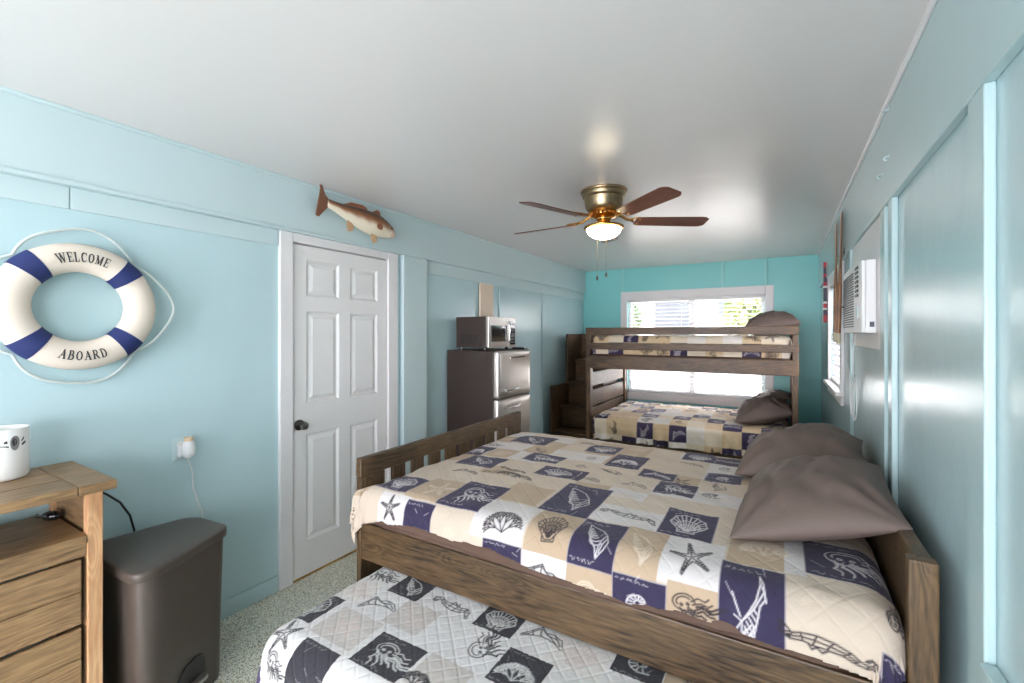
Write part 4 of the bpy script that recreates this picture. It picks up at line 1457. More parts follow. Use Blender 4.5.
bm.faces.new(rings[0][::-1])
bm.faces.new(rings[-1])
body = mk('body', bm, M['fish'], fish, smooth=True, angle=180)
at = body.data.color_attributes.new('print', 'FLOAT_COLOR', 'POINT')
at.data.foreach_set('color', np.array([[c[0], c[1], c[2], 1] for c in cols_], np.float32).ravel())
M['fin'] = plain('copper_fin', srgb(150, 92, 64), 0.4, bump=0.4, bscale=60, var=0.25, vscale=12)
M['fin_dark'] = plain('dark_tail_fin', srgb(112, 74, 54), 0.4, bump=0.4, bscale=60, var=0.45, vscale=9)
M['fin_pale'] = plain('cream_brown_fin', srgb(196, 160, 122), 0.4, bump=0.4, bscale=60, var=0.4, vscale=14)


def fin(name, pts, dx, mat, th=0.005, tip=None):
    """pts: (along, up) in the fish frame; dx: offset from the wall side, leaning by 'tip'"""
    bm = bmesh.new()
    F, K = [], []
    for (s, u, *x) in pts:
        xx = x[0] if x else 0
        p = FA + fdir * (s * FLn) + fup * u + Vector((dx + xx, 0, 0))
        F.append(bm.verts.new(p + Vector((th / 2, 0, 0))))
        K.append(bm.verts.new(p - Vector((th / 2, 0, 0))))
    n = len(F)
    bm.faces.new(F)
    bm.faces.new(K[::-1])
    for i in range(n):
        bm.faces.new((F[i], K[i], K[(i + 1) % n], F[(i + 1) % n]))
    return mk(name, bm, mat, fish, bevel=0.0012)


fin('tail_fin', [(0.02, .04), (0.02, .0), (-.04, -.045), (-.09, -.085), (-.125, -.082), (-.115, 0.0), (-.105, .05), (-.10, .095), (-.11, .118), (-.085, .115), (-.04, .065)], 0, M['fin_dark'], 0.010)
fin('dorsal_fin', [(.20, .035), (.21, .055), (.30, .084), (.46, .098), (.53, .092), (.56, .06), (.40, .045)], 0, M['fin'], 0.007)
fin('dorsal_fin', [(.60, .055), (.63, .085), (.69, .108), (.735, .10), (.76, .055)], 0, M['fin'], 0.007)
fin('pectoral_fin', [(.73, -.012), (.725, -.034), (.68, -.040), (.645, -.03), (.64, -.012), (.67, .004), (.71, .006)], .046, M['fin'], 0.006)
fin('pelvic_fin', [(.62, -.062), (.67, -.062), (.71, -.09), (.70, -.12), (.655, -.138), (.62, -.115), (.60, -.09)], .012, M['fin_pale'], 0.006)
fin('anal_fin', [(.27, -.042), (.33, -.05), (.36, -.075), (.345, -.105), (.29, -.112), (.265, -.08)], .006, M['fin_pale'], 0.006)
bm = bmesh.new()
p = FA + fdir * (.90 * FLn) + fup * 0.006 + Vector((.030, 0, 0))
bmesh.ops.create_uvsphere(bm, u_segments=14, v_segments=10, radius=0.0075, matrix=Matrix.Translation(p))
mk('eye', bm, M['black'], fish, smooth=True)
mk('hanging_plate', B((FAS_L, FAS_L + 0.02, 2.05, 2.15, 2.25, 2.29)), M['black'], fish, bevel=0.002)

# ------------------------------------------------------------------ dresser
ds = root('dresser', (-2.25, 0.1, 0), 'honey coloured wooden dresser with open shelf against the left wall', 'dresser')
DXB, DXF, DY0, DY1, DZ = -2.465, -2.055, -0.45, 0.620, 0.985
bm = bmesh.new()
for i, (xa, xb) in enumerate(((DXB - 0.01, -2.325), (-2.323, -2.18), (-2.178, DXF + 0.030))):
    add_box(bm, xa, xb, DY0 - 0.02, DY1 - 0.0735, DZ - 0.032, DZ)
add_box(bm, DXB - 0.0101, DXF + 0.0301, DY1 - 0.0725, DY1 + 0.030, DZ - 0.0322, DZ + 0.0002)
mk('top', bm, M['dress_y'], ds, bevel=0.004, seg=3)
for yy in (DY0, DY1 - 0.042):
    mk('post', B((DXF - 0.040, DXF, yy, yy + 0.042, 0, DZ - 0.0325)), M['post'], ds, bevel=0.003)
    mk('post', B((DXB, DXB + 0.04, yy, yy + 0.042, 0, DZ - 0.0325)), M['post'], ds, bevel=0.003)
for yy in (DY0 + 0.004, DY1 - 0.03):
    mk('side_panel', B((DXB + 0.0405, DXF - 0.0405, yy, yy + 0.024, 0.06, DZ - 0.0325)), M['dress_x'], ds, bevel=0.002)
mk('shelf', B((DXB + 0.03, DXF + 0.004, DY0 + 0.0425, DY1 - 0.0425, 0.778, 0.808)), M['dress_y'], ds, bevel=0.004)
mk('divider_rail', B((DXF - 0.03, DXF - 0.006, DY0 + 0.0425, DY1 - 0.0425, 0.735, 0.7775)), M['dress_y'], ds, bevel=0.002)
mk('bottom_panel', B((DXB + 0.03, DXF - 0.006, DY0 + 0.0425, DY1 - 0.0425, 0.06, 0.085)), M['dress_y'], ds, bevel=0.002)
for (z0, z1) in ((0.505, 0.727), (0.285, 0.492), (0.095, 0.272)):
    zm = (z0 + z1) / 2
    bm = bmesh.new()
    add_box(bm, DXF - 0.022, DXF - 0.004, DY0 + 0.052, DY1 - 0.056, z0, zm - 0.001)
    add_box(bm, DXF - 0.022, DXF - 0.004, DY0 + 0.052, DY1 - 0.056, zm + 0.001, z1)
    add_box(bm, DXB + 0.04, DXF - 0.0221, DY0 + 0.07, DY1 - 0.075, z0 + 0.01, z0 + 0.02)
    d = mk('drawer', bm, M['dress_y'], ds, bevel=0.003)
    kb = bmesh.new()
    add_lathe(kb, [(0, 0), (0.010, 0), (0.009, 0.012), (0.018, 0.02), (0.019, 0.028), (0.012, 0.034), (0, 0.035)], 0, 0, 0, 18, Matrix.Translation((DXF - 0.0045, 0.085, zm)) @ Matrix.Rotation(PI / 2, 4, 'Y'))
    mk('knob', kb, M['dress_z'], d, smooth=True)

can = root('canister', (-2.385, 0.435, DZ), 'white ceramic canister with small dark emblem standing on the dresser', 'canister')
bm = bmesh.new()
CR_ = 0.074
add_lathe(bm, [(0, 0.0), (CR_ - 0.012, 0.0), (CR_ - 0.003, 0.004), (CR_, 0.014), (CR_, 0.176), (CR_ - 0.002, 0.180), (CR_ - 0.005, 0.178), (CR_ - 0.006, 0.01), (0, 0.008)], -2.385, 0.435, DZ, 56)
mk('body', bm, M['bowlwhite'], can, smooth=True, angle=50)


def wrap(u, z):   # u: metres round the front of the canister
    a = u / CR_ + math.atan2(0 - 0.435, 0 + 2.385) + 0.50
    return Vector((-2.385 + (CR_ + 0.0006) * math.cos(a), 0.435 + (CR_ + 0.0006) * math.sin(a), DZ + z))


def decal(parent, shapes, mat, name='emblem'):
    bm = bmesh.new()
    for P in shapes:
        c = [sum(p[0] for p in P) / len(P), sum(p[1] for p in P) / len(P)]
        P = [(p[0] * 1.35, e0 + (p[1] - e0) * 1.35) for p in P]
        c = [c[0] * 1.35, e0 + (c[1] - e0) * 1.35]
        vc = bm.verts.new(wrap(*c))
        vs = [bm.verts.new(wrap(*p)) for p in P]
        for i in range(len(vs)):
            bm.faces.new((vc, vs[i], vs[(i + 1) % len(vs)]))
    o = mk(name, bm, mat, parent)
    return o


e0 = 0.134
decal(can, [[(0.0095 * math.cos(a), e0 + 0.017 * math.sin(a) * (1.25 if math.sin(a) < 0 else 1)) for a in [2 * PI * k / 20 for k in range(20)]]], M['grey_ink'])['label'] = 'grey oval emblem'
decal(can, [[(0.005 * math.cos(a) - 0.001, e0 + 0.010 * math.sin(a) + 0.0003) for a in [2 * PI * k / 16 for k in range(16)]],
            [(-.032, e0 - .004), (-.012, e0 - .008), (-.012, e0 - .012), (-.03, e0 - .007)], [(-.021, e0 + .004), (-.015, e0 + .006), (-.014, e0 - .001), (-.02, e0 - .001)],
            [(.013, e0 + .002), (.02, e0 + .012), (.021, e0 + .006), (.015, e0 - .001)], [(.014, e0 - .006), (.024, e0 + .0), (.026, e0 - .006), (.016, e0 - .012)]], M['ink'])['label'] = 'dark winged marks'

# sunglasses-like black remote lying on the shelf
rem = root('cable_adapter', (-2.36, 0.545, 0.808), 'small glossy black adapter lying on the open dresser shelf', 'adapter')
bm = bmesh.new()
bmesh.ops.create_uvsphere(bm, u_segments=20, v_segments=12, radius=1.0, matrix=Matrix.Translation((-2.325, 0.553, 0.826)) @ RZ(35) @ Matrix.Diagonal((0.034, 0.02, 0.0175, 1)))
mk('casing', bm, M['blackglass'], rem, smooth=True)
bm = bmesh.new()
add_tube(bm, [(-2.35, 0.545, 0.826), (-2.385, 0.53, 0.813), (-2.41, 0.53, 0.812), (-2.43, 0.54, 0.812)], 0.003, 8)
mk('cable', bm, M['black'], rem, smooth=True)

# black cable looping behind the dresser
bm = bmesh.new()
add_tube(bm, [(XL + 0.02, 0.62, 0.87), (XL + 0.025, 0.70, 0.85), (XL + 0.03, 0.762, 0.812), (XL + 0.035, 0.81, 0.76), (XL + 0.035, 0.845, 0.69), (XL + 0.035, 0.86, 0.62), (XL + 0.035, 0.86, 0.40), (XL + 0.035, 0.84, 0.10), (XL + 0.035, 0.82, 0.006)], 0.0045, 8)
tag(mk('power_cable', bm, M['black'], None, (XL, 0.7, 0.9), smooth=True), 'black cable curving down the wall between dresser and bin', 'cable')

# ------------------------------------------------------------------ outlet with a plugged in adapter
OY, OZ = 1.066, 0.94
ot = root('wall_outlet', (XL, OY - 0.01, OZ), 'pale blue painted outlet plate on the left wall above the bin', 'outlet')
mk('plate', B((XL, XL + 0.006, OY - 0.048, OY + 0.022, OZ - 0.057, OZ + 0.057)), M['fascia'], ot, bevel=0.003)
bm = bmesh.new()
for dz in (-0.02, 0.02):
    add_lathe(bm, [(0, 0), (0.015, 0), (0.015, 0.0015), (0, 0.0016)], 0, 0, 0, 20, Matrix.Translation((XL + 0.006, OY - 0.013, OZ + dz)) @ Matrix.Rotation(PI / 2, 4, 'Y'))
mk('socket', bm, M['vinyl'], ot)
pf = root('air_freshener', (XL + 0.035, OY + 0.005, OZ), 'white plug-in air freshener with tan cap in the wall outlet', 'air freshener')
bm = bmesh.new()
add_lathe(bm, [(0, -0.048), (0.014, -0.046), (0.024, -0.034), (0.028, -0.014), (0.027, 0.008), (0.022, 0.024), (0.019, 0.034), (0, 0.034)], XL + 0.046, OY + 0.006, OZ + 0.004, 28)
add_box(bm, XL + 0.0085, XL + 0.035, OY - 0.028, OY + 0.016, OZ - 0.036, OZ + 0.012)
mk('body', bm, M['vinyl'], pf, smooth=True, angle=40)
bm = bmesh.new()
add_lathe(bm, [(0, 0.0342), (0.019, 0.0342), (0.020, 0.05), (0.016, 0.052), (0.014, 0.047), (0, 0.046)], XL + 0.046, OY + 0.006, OZ + 0.004, 28)
mk('cap', bm, plain('tan_cap', srgb(216, 192, 160), 0.5), pf, smooth=True, angle=40)
bm = bmesh.new()
add_tube(bm, [(XL + 0.03, OY + 0.004, OZ - 0.034), (XL + 0.03, OY + 0.012, OZ - 0.06), (XL + 0.026, OY + 0.03, OZ - 0.12), (XL + 0.024, OY + 0.035, OZ - 0.20), (XL + 0.03, OY + 0.05, OZ - 0.27), (XL + 0.05, OY + 0.065, OZ - 0.33),
               (XL + 0.05, OY + 0.07, 0.3), (XL + 0.045, OY + 0.06, 0.05), (XL + 0.04, OY + 0.03, 0.006)], 0.0036, 8)
tag(mk('white_cord', bm, M['cord'], None, (XL + 0.03, OY, OZ - 0.06), smooth=True), 'thin white cord hanging from the plug in the left wall outlet', 'cord')

# ------------------------------------------------------------------ step bin
def rounded_poly(pts, rads, n=8):
    out = []
    N = len(pts)
    for i in range(N):
        p, a, b = Vector(pts[i]), Vector(pts[i - 1]), Vector(pts[(i + 1) % N])
        r = rads[i]
        d1, d2 = (a - p).normalized(), (b - p).normalized()
        half = math.acos(max(-1, min(1, d1.dot(d2)))) / 2
        t = r / math.tan(half)
        s, e = p + d1 * t, p + d2 * t
        for k in range(n + 1):
            u = k / n
            q = (1 - u) ** 2 * s + 2 * u * (1 - u) * p + u * u * e
            out.append((q.x, q.y))
    return out


bn = root('step_bin', (-2.17, 0.86, 0), 'dark brown plastic step bin with lid beside the dresser', 'bin')
Pq = [(-1.915, 0.668), (-2.105, 1.070), (-2.375, 1.040), (-2.41, 0.668)]
RD = [0.075, 0.075, 0.10, 0.07]
cen = Vector((-2.19, 0.87))


def scaled(k, dy=0):
    return [((Vector(p) - cen) * k + cen) for p in Pq]


bm = bmesh.new()
lv = [(0.0, 0.87), (0.02, 0.88), (0.20, 0.90), (0.60, 0.955), (0.612, 0.95)]
rings = []
for z, k in lv:
    po = rounded_poly([tuple(p) for p in scaled(k)], [r * k for r in RD])
    rings.append([bm.verts.new((x, y, z)) for x, y in po])
for A_, B_ in zip(rings[:-1], rings[1:]):
    n = len(A_)
    for i in range(n):
        bm.faces.new((A_[i], A_[(i + 1) % n], B_[(i + 1) % n], B_[i]))
bm.faces.new(rings[0][::-1])
bm.faces.new(rings[-1])
bodyb = mk('body', bm, M['bin'], bn, smooth=True, angle=50)
bm = bmesh.new()
rings = []
for z, k in ((0.6125, 0.99), (0.6135, 1.018), (0.616, 1.022), (0.640, 1.024), (0.645, 1.018), (0.648, 1.0), (0.650, 0.96), (0.653, 0.85), (0.656, 0.6), (0.657, 0.3)):
    po = rounded_poly([tuple(p) for p in scaled(k)], [r * k for r in RD])
    rings.append([bm.verts.new((x, y, z)) for x, y in po])
for A_, B_ in zip(rings[:-1], rings[1:]):
    n = len(A_)
    for i in range(n):
        bm.faces.new((A_[i], A_[(i + 1) % n], B_[(i + 1) % n], B_[i]))
bm.faces.new(rings[0][::-1])
bm.faces.new(rings[-1])
mk('lid', bm, M['bin'], bn, smooth=True, angle=60)
# pedal arch, a flush black slab standing in for recess shade, and the pedal
A0, A1 = Vector((-1.915, 0.668)), Vector((-2.105, 1.070))
dv = (A1 - A0).normalized()
nv = Vector((-dv.y, dv.x))
nv = nv if nv.x > 0 else -nv
k_ = 0.89
A0 = (A0 - cen) * k_ + cen
fm = A0 + dv * 0.235
FM = Matrix(((dv.x, nv.x, 0, fm.x), (dv.y, nv.y, 0, fm.y), (0, 0, 1, 0), (0, 0, 0, 1)))
bm = bmesh.new()
arch = [(-0.105, 0.003), (-0.10, 0.05), (-0.08, 0.085), (-0.04, 0.112), (0.01, 0.118), (0.045, 0.112), (0.062, 0.09), (0.068, 0.05), (0.07, 0.003)]
MA = FM @ Matrix(((1, 0, 0, 0), (0, 0, 1, 0), (0, 1, 0, 0), (0, 0, 0, 1)))
add_prism(bm, [(a_ - 0.012, b_ * 1.62) for a_, b_ in arch], -0.05, 0.0012, MA @ Matrix.Rotation(0.035, 4, 'X'))
mk('pedal_arch_shade', bm, M['black'], bn)
bm = bmesh.new()
pe = [(-0.03, -0.02), (-0.03, 0.018), (-0.015, 0.036), (0.012, 0.040), (0.034, 0.034), (0.046, 0.014), (0.046, -0.02)]
add_prism(bm, pe, 0.085, 0.099, FM)
mk('pedal', bm, M['steel'], bn, bevel=0.004)

# ------------------------------------------------------------------ fridge and microwave
fg = root('refrigerator', (-2.25, 3.37, 0), 'retro two-door steel refrigerator with dark brown sides by the left wall', 'refrigerator')
FX0, FX1, FY0, FY1, FZ = -2.505, -2.015, 3.068, 3.615, 1.362
mk('cabinet', B((FX0, FX1, FY0, FY1, 0.03, FZ)), M['fridge_side'], fg, bevel=0.010, seg=3)
for z0, z1 in ((0.972, FZ - 0.004), (0.10, 0.962)):
    bm = bmesh.new()
    rings = []
    for x, ins in ((FX1 + 0.001, 0.0), (FX1 + 0.034, 0.0), (FX1 + 0.044, 0.006), (FX1 + 0.050, 0.02), (FX1 + 0.052, 0.05)):
        po = rounded_poly([(FY0 + 0.002 + ins, z0 + ins), (FY1 - 0.002 - ins, z0 + ins), (FY1 - 0.002 - ins, z1 - ins), (FY0 + 0.002 + ins, z1 - ins)], [0.018] * 4, 5)
        rings.append([bm.verts.new((x, yy, zz)) for yy, zz in po])
    for A_, B_ in zip(rings[:-1], rings[1:]):
        n = len(A_)
        for i in range(n):
            bm.faces.new((A_[i], A_[(i + 1) % n], B_[(i + 1) % n], B_[i]))
    bm.faces.new(rings[0][::-1])
    bm.faces.new(rings[-1])
    d = mk('door', bm, M['steel'], fg, smooth=True, angle=50)
    zh = z0 + 0.065 if z0 > 0.5 else z1 - 0.075
    hb = bmesh.new()
    yh = FY0 + 0.10
    xh = FX1 + 0.052
    for q in (0, 0.13):
        add_lathe(hb, [(0, 0), (0.016, 0), (0.016, 0.012), (0.010, 0.018), (0.010, 0.03), (0, 0.031)], 0, 0, 0, 16, Matrix.Translation((xh, yh + q, zh)) @ Matrix.Rotation(PI / 2, 4, 'Y'))
    add_tube(hb, [(xh + 0.026, yh - 0.03, zh - 0.002), (xh + 0.032, yh + 0.05, zh), (xh + 0.032, yh + 0.10, zh + 0.001), (xh + 0.026, yh + 0.19, zh + 0.006)], [0.009, 0.012, 0.012, 0.006], 12)
    mk('handle', hb, M['chrome'], d, smooth=True)
mk('name_strip', B((FX1 + 0.0525, FX1 + 0.056, FY0 + 0.19, FY0 + 0.42, 1.296, 1.306), (FX1 + 0.0525, FX1 + 0.056, FY0 + 0.17, FY0 + 0.19, 1.288, 1.302)), M['chrome'], fg, bevel=0.001)
mk('toe_kick', B((FX0 + 0.02, FX1 - 0.01, FY0 + 0.02, FY1 - 0.02, 0.0, 0.029)), M['black'], fg)
mk('hinge_cover', B((FX1 - 0.10, FX1 + 0.03, FY1 - 0.09, FY1 - 0.03, FZ + 0.0005, FZ + 0.016)), M['black'], fg, bevel=0.003)

mw = root('microwave', (-2.27, 3.36, FZ), 'small steel and brown microwave standing on top of the refrigerator', 'microwave')
MX0, MX1, MY0, MY1, MZ0, MZ1 = -2.45, -2.135, 3.13, 3.575, 1.384, 1.648
mk('cabinet', B((MX0, MX1, MY0, MY1, MZ0, MZ1)), M['fridge_side'], mw, bevel=0.005)
bm = bmesh.new()
for i in range(7):
    add_box(bm, MX0 + 0.05 + i * 0.028, MX0 + 0.062 + i * 0.028, MY0 - 0.0012, MY0 - 0.0002, MZ0 + 0.035, MZ0 + 0.11)
mk('vent', bm, M['black'], mw)
mk('door', B((MX1 + 0.0005, MX1 + 0.028, MY0 + 0.001, MY0 + 0.325, MZ0, MZ1)), M['steel'], mw, bevel=0.004)
mk('front_panel', B((MX1 + 0.0005, MX1 + 0.028, MY0 + 0.327, MY1, MZ0, MZ1)), M['steel'], mw, bevel=0.004)
mk('window', B((MX1 + 0.0285, MX1 + 0.031, MY0 + 0.035, MY0 + 0.290, MZ0 + 0.05, MZ1 - 0.075)), M['blackglass'], mw, bevel=0.002)
bm = bmesh.new()
add_tube(bm, [(MX1 + 0.030, MY0 + 0.305, MZ0 + 0.04), (MX1 + 0.05, MY0 + 0.305, MZ0 + 0.06), (MX1 + 0.05, MY0 + 0.305, MZ1 - 0.06), (MX1 + 0.030, MY0 + 0.305, MZ1 - 0.04)], 0.008, 10)
mk('handle', bm, M['chrome'], mw, smooth=True)
cp = mk('control_panel', B((MX1 + 0.0285, MX1 + 0.0315, MY0 + 0.335, MY1 - 0.012, MZ0 + 0.02, MZ1 - 0.03)), M['blackglass'], mw, bevel=0.002)
bm = bmesh.new()
for r in range(5):
    for c in range(3):
        add_box(bm, MX1 + 0.0316, MX1 + 0.0326, MY0 + 0.347 + c * 0.028, MY0 + 0.367 + c * 0.028, MZ0 + 0.035 + r * 0.026, MZ0 + 0.052 + r * 0.026)
mk('button', bm, plain('grey_button', srgb(120, 122, 126), 0.4), cp)
mk('display', B((MX1 + 0.0316, MX1 + 0.0324, MY0 + 0.347, MY0 + 0.42, MZ1 - 0.07, MZ1 - 0.045)), plain('grey_display', srgb(96, 112, 116), 0.2), cp)
for x in (MX0 + 0.03, MX1 - 0.04):
    for yy in (MY0 + 0.04, MY1 - 0.05):
        bm = bmesh.new()
        add_lathe(bm, [(0, 0), (0.014, 0), (0.014, MZ0 - FZ), (0, MZ0 - FZ)], x, yy, FZ + 0.0002, 14)
        mk('foot', bm, M['black'], mw)
tb = mk('tan_board', B((XL + 0.016, XL + 0.030, 3.57, 3.80, 1.364, 1.995)), M['tan'], None, (XL, 3.7, 1.364), bevel=0.002)
tag(tb, 'pale tan board standing against the wall above the microwave', 'board')

# ------------------------------------------------------------------ ceiling fan with light
FC = Vector((-0.984, 2.79, 0))
fan = root('ceiling_fan', (FC.x, FC.y, ZC), 'brass flush ceiling fan with five brown blades and a lit bowl', 'ceiling fan')
bm = bmesh.new()
add_lathe(bm, [(0, ZC), (0.148, ZC), (0.150, ZC - 0.006), (0.148, ZC - 0.014), (0.138, ZC - 0.018), (0.139, ZC - 0.034), (0.132, ZC - 0.046), (0.125, ZC - 0.05), (0.118, ZC - 0.105), (0.108, ZC - 0.125), (0.092, ZC - 0.134), (0, ZC - 0.134)], FC.x, FC.y, 0, 72)
mk('motor_housing', bm, M['brass'], fan, smooth=True, angle=35)
bm = bmesh.new()
add_lathe(bm, [(0.02, ZC - 0.1345), (0.088, ZC - 0.1345), (0.094, ZC - 0.145), (0.092, ZC - 0.16), (0.07, ZC - 0.172), (0.05, ZC - 0.178), (0.048, ZC - 0.185), (0.02, ZC - 0.185)], FC.x, FC.y, 0, 48)
for k in range(24):
    a = 2 * PI * k / 24
    add_tube(bm, [(FC.x + .088 * math.cos(a), FC.y + .088 * math.sin(a), ZC - 0.142), (FC.x + .099 * math.cos(a), FC.y + .099 * math.sin(a), ZC - 0.153), (FC.x + .082 * math.cos(a), FC.y + .082 * math.sin(a), ZC - 0.168)], [0.004, 0.007, 0.004], 8)
mk('ornamental_band', bm, M['gold'], fan, smooth=True, angle=50)
bm = bmesh.new()
add_lathe(bm, [(0.02, ZC - 0.1855), (0.045, ZC - 0.1855), (0.048, ZC - 0.1887), (0.042, ZC - 0.1959), (0.044, ZC - 0.2067), (0.06, ZC - 0.2161), (0.09, ZC - 0.2233), (0.122, ZC - 0.2269), (0.128, ZC - 0.2319), (0.127, ZC - 0.2406), (0.112, ZC - 0.2449), (0.108, ZC - 0.2406), (0.02, ZC - 0.2319)], FC.x, FC.y, 0, 64)
mk('light_fitter', bm, M['gold'], fan, smooth=True, angle=50)
bm = bmesh.new()
gp = [(0.110, ZC - 0.2422)]
for i in range(1, 13):
    a = i / 12 * PI / 2
    gp.append((0.110 * math.cos(a), ZC - 0.2422 - 0.068 * math.sin(a)))
gp[-1] = (0, gp[-1][1])
add_lathe(bm, gp, FC.x, FC.y, 0, 56)
mk('glass_bowl', bm, M['lampglass'], fan, smooth=True, angle=180)
BZ = 2.228
for k in range(5):
    a = math.radians(33 + 72 * k)
    RB = Matrix.Translation((FC.x, FC.y, BZ)) @ Matrix.Rotation(a, 4, 'Z')
    RP = RB @ Matrix.Rotation(math.radians(-12), 4, 'X')
    bm = bmesh.new()
    poly = []
    for i in range(21):
        u = i / 20
        x = 0.20 + 0.47 * u
        w = 0.055 + 0.013 * u
        if u < 0.06:
            w *= 0.75 + 0.25 * u / 0.06
        if u > 0.9:
            w *= math.sqrt(max(0.0, 1 - ((u - 0.9) / 0.1) ** 2 * 0.62))
        poly.append((x, w))
    pp = poly + [(x, -w) for x, w in reversed(poly)]
    add_prism(bm, pp, -0.003, 0.003, RP)
    # (blade grain follows its own length)
    off = Vector((FC.x, FC.y, ZC))
    bl = mk('blade', bm, M['blade'], fan, bevel=0.0015)
    bm = bmesh.new()
    add_tube(bm, [RB @ Vector((0.085, 0, 0.045)), RB @ Vector((0.12, 0, 0.03)), RB @ Vector((0.15, 0, 0.012)), RB @ Vector((0.19, 0, 0.008))], [0.011, 0.009, 0.009, 0.009], 10)
    for s in (-1, 1):
        add_tube(bm, [RP @ Vector((0.17, 0, 0.010)), RP @ Vector((0.195, s * 0.026, 0.0085)), RP @ Vector((0.225, s * 0.036, 0.0085)), RP @ Vector((0.25, s * 0.02, 0.0085)), RP @ Vector((0.265, 0, 0.0085))], 0.0055, 8)
        add_lathe(bm, [(0, -0.012), (0.007, -0.011), (0.008, -0.008), (0, -0.0079)], 0, 0, 0, 10, RP @ Matrix.Translation((0.225, s * 0.033, 0.004)))
    mk('blade_bracket', bm, M['gold'], bl, smooth=True)
for dx, dy, zl in ((-0.0395, 0.0462, 1.893), (-0.0135, 0.062, 1.915)):
    bm = bmesh.new()
    x, yy = FC.x + dx * 2.0, FC.y + dy * 2.0
    add_tube(bm, [(x, yy, ZC - 0.258), (x, yy, zl)], 0.0011, 6)
    cd = mk('pull_chain', bm, M['brass'], fan)
    bm = bmesh.new()
    add_lathe(bm, [(0, 0), (0.004, -0.002), (0.0075, -0.012), (0.0085, -0.024), (0.005, -0.033), (0, -0.035)], x, yy, zl, 14)
    mk('chain_fob', bm, M['bronze_knob'], cd, smooth=True)
# ------------------------------------------------------------------ ON THE RIGHT WALL
ac = root('air_conditioner', (XR, 2.96, 1.5), 'white wall air conditioner with slatted grille on the right wall', 'air conditioner')
AX0, AX1, AY0, AY1, AZ0, AZ1 = 0.312, XR, 2.63, 3.29, 1.505, 1.845
mk('mounting_panel', B((XR - 0.012, XR, 2.53, 3.46, 1.43, 2.028)), M['white'], ac, bevel=0.003)
mk('case', B((AX0 + 0.020, XR - 0.0125, AY0, AY1, AZ0, AZ1)), M['vinyl'], ac, bevel=0.006)
bm = bmesh.new()
pf_ = [(AX0 + 0.0195, AY0), (AX0 + 0.006, AY0 + 0.004), (AX0, AY0 + 0.03), (AX0 - 0.006, AY0 + 0.2), (AX0 - 0.008, (AY0 + AY1) / 2), (AX0 - 0.006, AY1 - 0.2), (AX0, AY1 - 0.03), (AX0 + 0.006, AY1 - 0.004), (AX0 + 0.0195, AY1)]
add_prism(bm, pf_, AZ0 + 0.002, AZ1 - 0.002)
mk('front_cover', bm, M['vinyl'], ac, bevel=0.003)
M['grille_dark'] = plain('grey_grille_plastic', srgb(112, 114, 118), 0.6)  # plain grey for the grille bars
bm = bmesh.new()
for i in range(22):
    z = AZ0 + 0.03 + i * 0.0125
    add_prism(bm, [(AX0 - 0.003, AY0 + 0.17), (AX0 - 0.0105, AY0 + 0.172), (AX0 - 0.0125, AY0 + 0.33), (AX0 - 0.0105, AY0 + 0.52), (AX0 - 0.005, AY1 - 0.03), (AX0 + 0.002, AY1 - 0.03)], z, z + 0.0055)
mk('grille', bm, M['grille_dark'], ac)
bm = bmesh.new()
for i in range(7):
    add_box(bm, AX0 - 0.0055, AX0 + 0.001, AY0 + 0.05, AY0 + 0.14, AZ1 - 0.035 - i * 0.022, AZ1 - 0.022 - i * 0.022)
mk('outlet_vent', bm, M['black'], ac)
mk('control_strip', B((AX0 - 0.0050, AX0 + 0.001, AY0 + 0.055, AY0 + 0.135, AZ0 + 0.07, AZ0 + 0.13)), M['fascia'], ac, bevel=0.002)
mk('rating_label', B((AX0 + 0.035, AX0 + 0.052, AY0 - 0.0008, AY0, AZ0 + 0.028, AZ0 + 0.052)), M['slate'], ac)
# its cord, coiled and hanging below
bm = bmesh.new()
pts = [(XR - 0.016, 3.30, 1.50), (XR - 0.018, 3.36, 1.40), (XR - 0.018, 3.38, 1.25), (XR - 0.02, 3.36, 1.12)]
for i in range(34):
    a = i * 0.52
    pts.append((XR - 0.022 - 0.0006 * i, 3.22 + (0.10 - 0.0016 * i) * math.sin(a) + 0.0012 * i, 1.13 + 0.13 * math.cos(a) * (1 - 0.008 * i)))
pts += [(XR - 0.04, 3.24, 1.05), (XR - 0.03, 3.22, 1.0)]
add_tube(bm, pts, 0.0034, 6)
mk('power_cord', bm, M['cord'], ac, smooth=True)

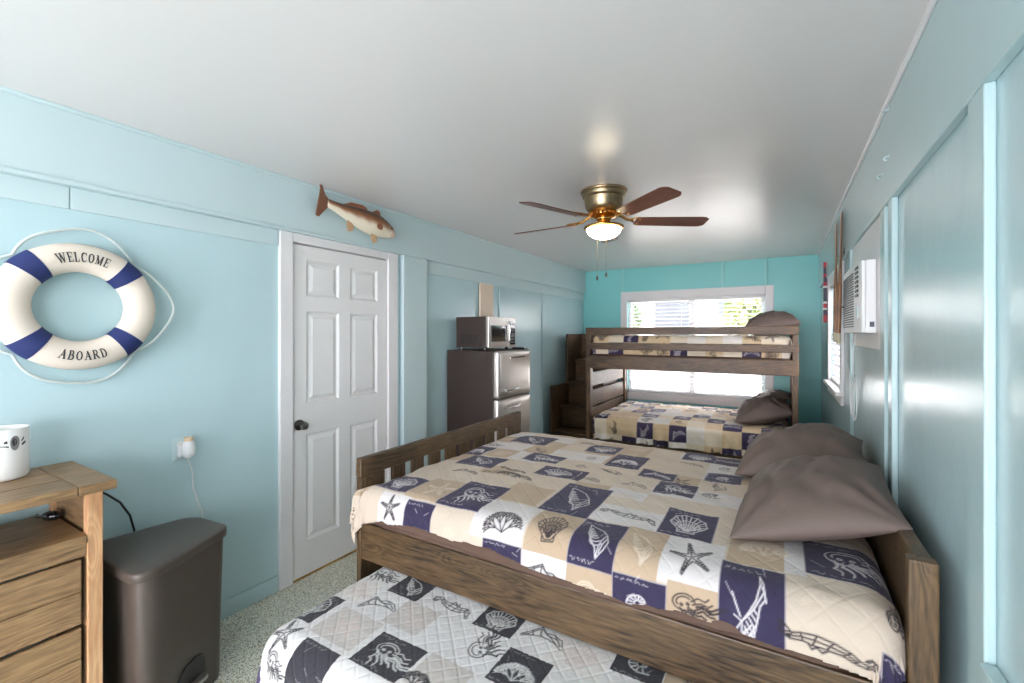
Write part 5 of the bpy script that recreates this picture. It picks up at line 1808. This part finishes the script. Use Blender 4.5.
# two wooden oars hung upright side by side, seen edge-on
def oar(Y, xt, xb, zt, zb, label):
    o = root('wooden_oar', ((xt + xb) / 2, Y, zb), label, 'oar', 'oars hung upright on the right wall')
    L = math.hypot(zt - zb, xt - xb)
    MO = Matrix.Translation((xb, Y, zb)) @ Matrix.Rotation(math.atan2(xt - xb, zt - zb), 4, 'Y')
    bm = bmesh.new()
    prof = [(0.40, 0.014, 0.012), (0.45, 0.020, 0.011), (0.52, 0.040, 0.009), (0.60, 0.052, 0.008), (0.78, 0.058, 0.007), (0.86, 0.055, 0.006), (0.885, 0.040, 0.005), (0.89, 0.02, 0.004)]
    rings = []
    for z, wy, tx in prof:
        rings.append([bm.verts.new(MO @ Vector((tx * math.cos(a), wy * math.sin(a), z * L / 0.89))) for a in [2 * PI * k / 20 for k in range(20)]])
    for A_, B_ in zip(rings[:-1], rings[1:]):
        for k in range(20):
            bm.faces.new((A_[k], A_[(k + 1) % 20], B_[(k + 1) % 20], B_[k]))
    bm.faces.new(rings[0][::-1])
    bm.faces.new(rings[-1])
    mk('blade', bm, M['frame'], o, smooth=True, angle=50)
    bm = bmesh.new()
    add_tube(bm, [MO @ Vector((0, 0, z)) for z in (0.0722, 0.2, 0.3, 0.41)], [0.0135, 0.014, 0.014, 0.013], 14)
    mk('shaft', bm, M['frame'], o, smooth=True, angle=50)
    bm = bmesh.new()
    add_tube(bm, [MO @ Vector((0, 0, z)) for z in (0.0, 0.006, 0.03, 0.066, 0.072)], [0.010, 0.0145, 0.0155, 0.015, 0.012], 14)
    g = mk('grip', bm, plain('pale_grip_wood', srgb(186, 178, 150), 0.5), o, smooth=True, angle=50)
    g['label'] = 'pale grip'
    bm = bmesh.new()
    for z in (0.25, 0.62):
        p = MO @ Vector((0.012, 0, z))
        add_tube(bm, [p, (XR if p.z < 2.03 else FAS_R, p.y, p.z + 0.004)], 0.004, 8)
        add_box(bm, (XR if p.z < 2.03 else FAS_R) - 0.004, (XR if p.z < 2.03 else FAS_R) - 0.0002, Y - 0.012, Y + 0.012, p.z - 0.02, p.z + 0.03)
    mk('hanger', bm, M['black'], o)


oar(3.76, 0.346, 0.328, 2.322, 1.432, 'brown wooden oar nearer the camera of the two on the right wall')
oar(3.99, 0.336, 0.330, 2.300, 1.440, 'brown wooden oar farther from the camera, half hidden behind the other oar')

# striped wooden hanging in the corner
hg = root('striped_hanging', (XR, 5.25, 1.61), 'narrow red, white and grey striped wall hanging near the far right corner', 'wall hanging')
zz = 2.185
seqs = [('red', .05), ('slate', .06), ('red', .03), ('slate', .05), ('red', .035), ('vinyl', .02), ('slate', .13), ('vinyl', .02), ('red', .04), ('vinyl', .02), ('slate', .05), ('red', .07)]
for mname, hgt in seqs:
    mk('stripe', B((XR - 0.045, XR - 0.016, 5.215, 5.275, zz - hgt + 0.0005, zz)), M[mname], hg, bevel=0.002)
    zz -= hgt
mk('back_board', B((XR - 0.0155, XR - 0.002, 5.205, 5.285, zz, 2.19)), M['slate'], hg, bevel=0.002)

# small hooks left in the beam of the right wall
for k, (yy, z, lab) in enumerate(((2.30, 2.392, 'small painted hook high on the right beam close under the ceiling'), (2.28, 2.20, 'small painted hook on the right beam halfway down, below the ceiling hook'), (2.42, 2.17, 'lowest small painted hook on the right beam'))):
    bm = bmesh.new()
    add_tube(bm, [(FAS_R - 0.0005, yy, z), (FAS_R - 0.012, yy, z), (FAS_R - 0.018, yy, z - 0.008), (FAS_R - 0.014, yy, z - 0.017), (FAS_R - 0.008, yy, z - 0.014)], 0.0025, 8)
    add_lathe(bm, [(0, 0), (0.008, 0), (0.007, 0.003), (0, 0.003)], 0, 0, 0, 12, Matrix.Translation((FAS_R, yy, z)) @ Matrix.Rotation(-PI / 2, 4, 'Y'))
    tag(mk('wall_hook', bm, M['trim_right'], None, (FAS_R, yy, z), smooth=True), lab, 'hook')
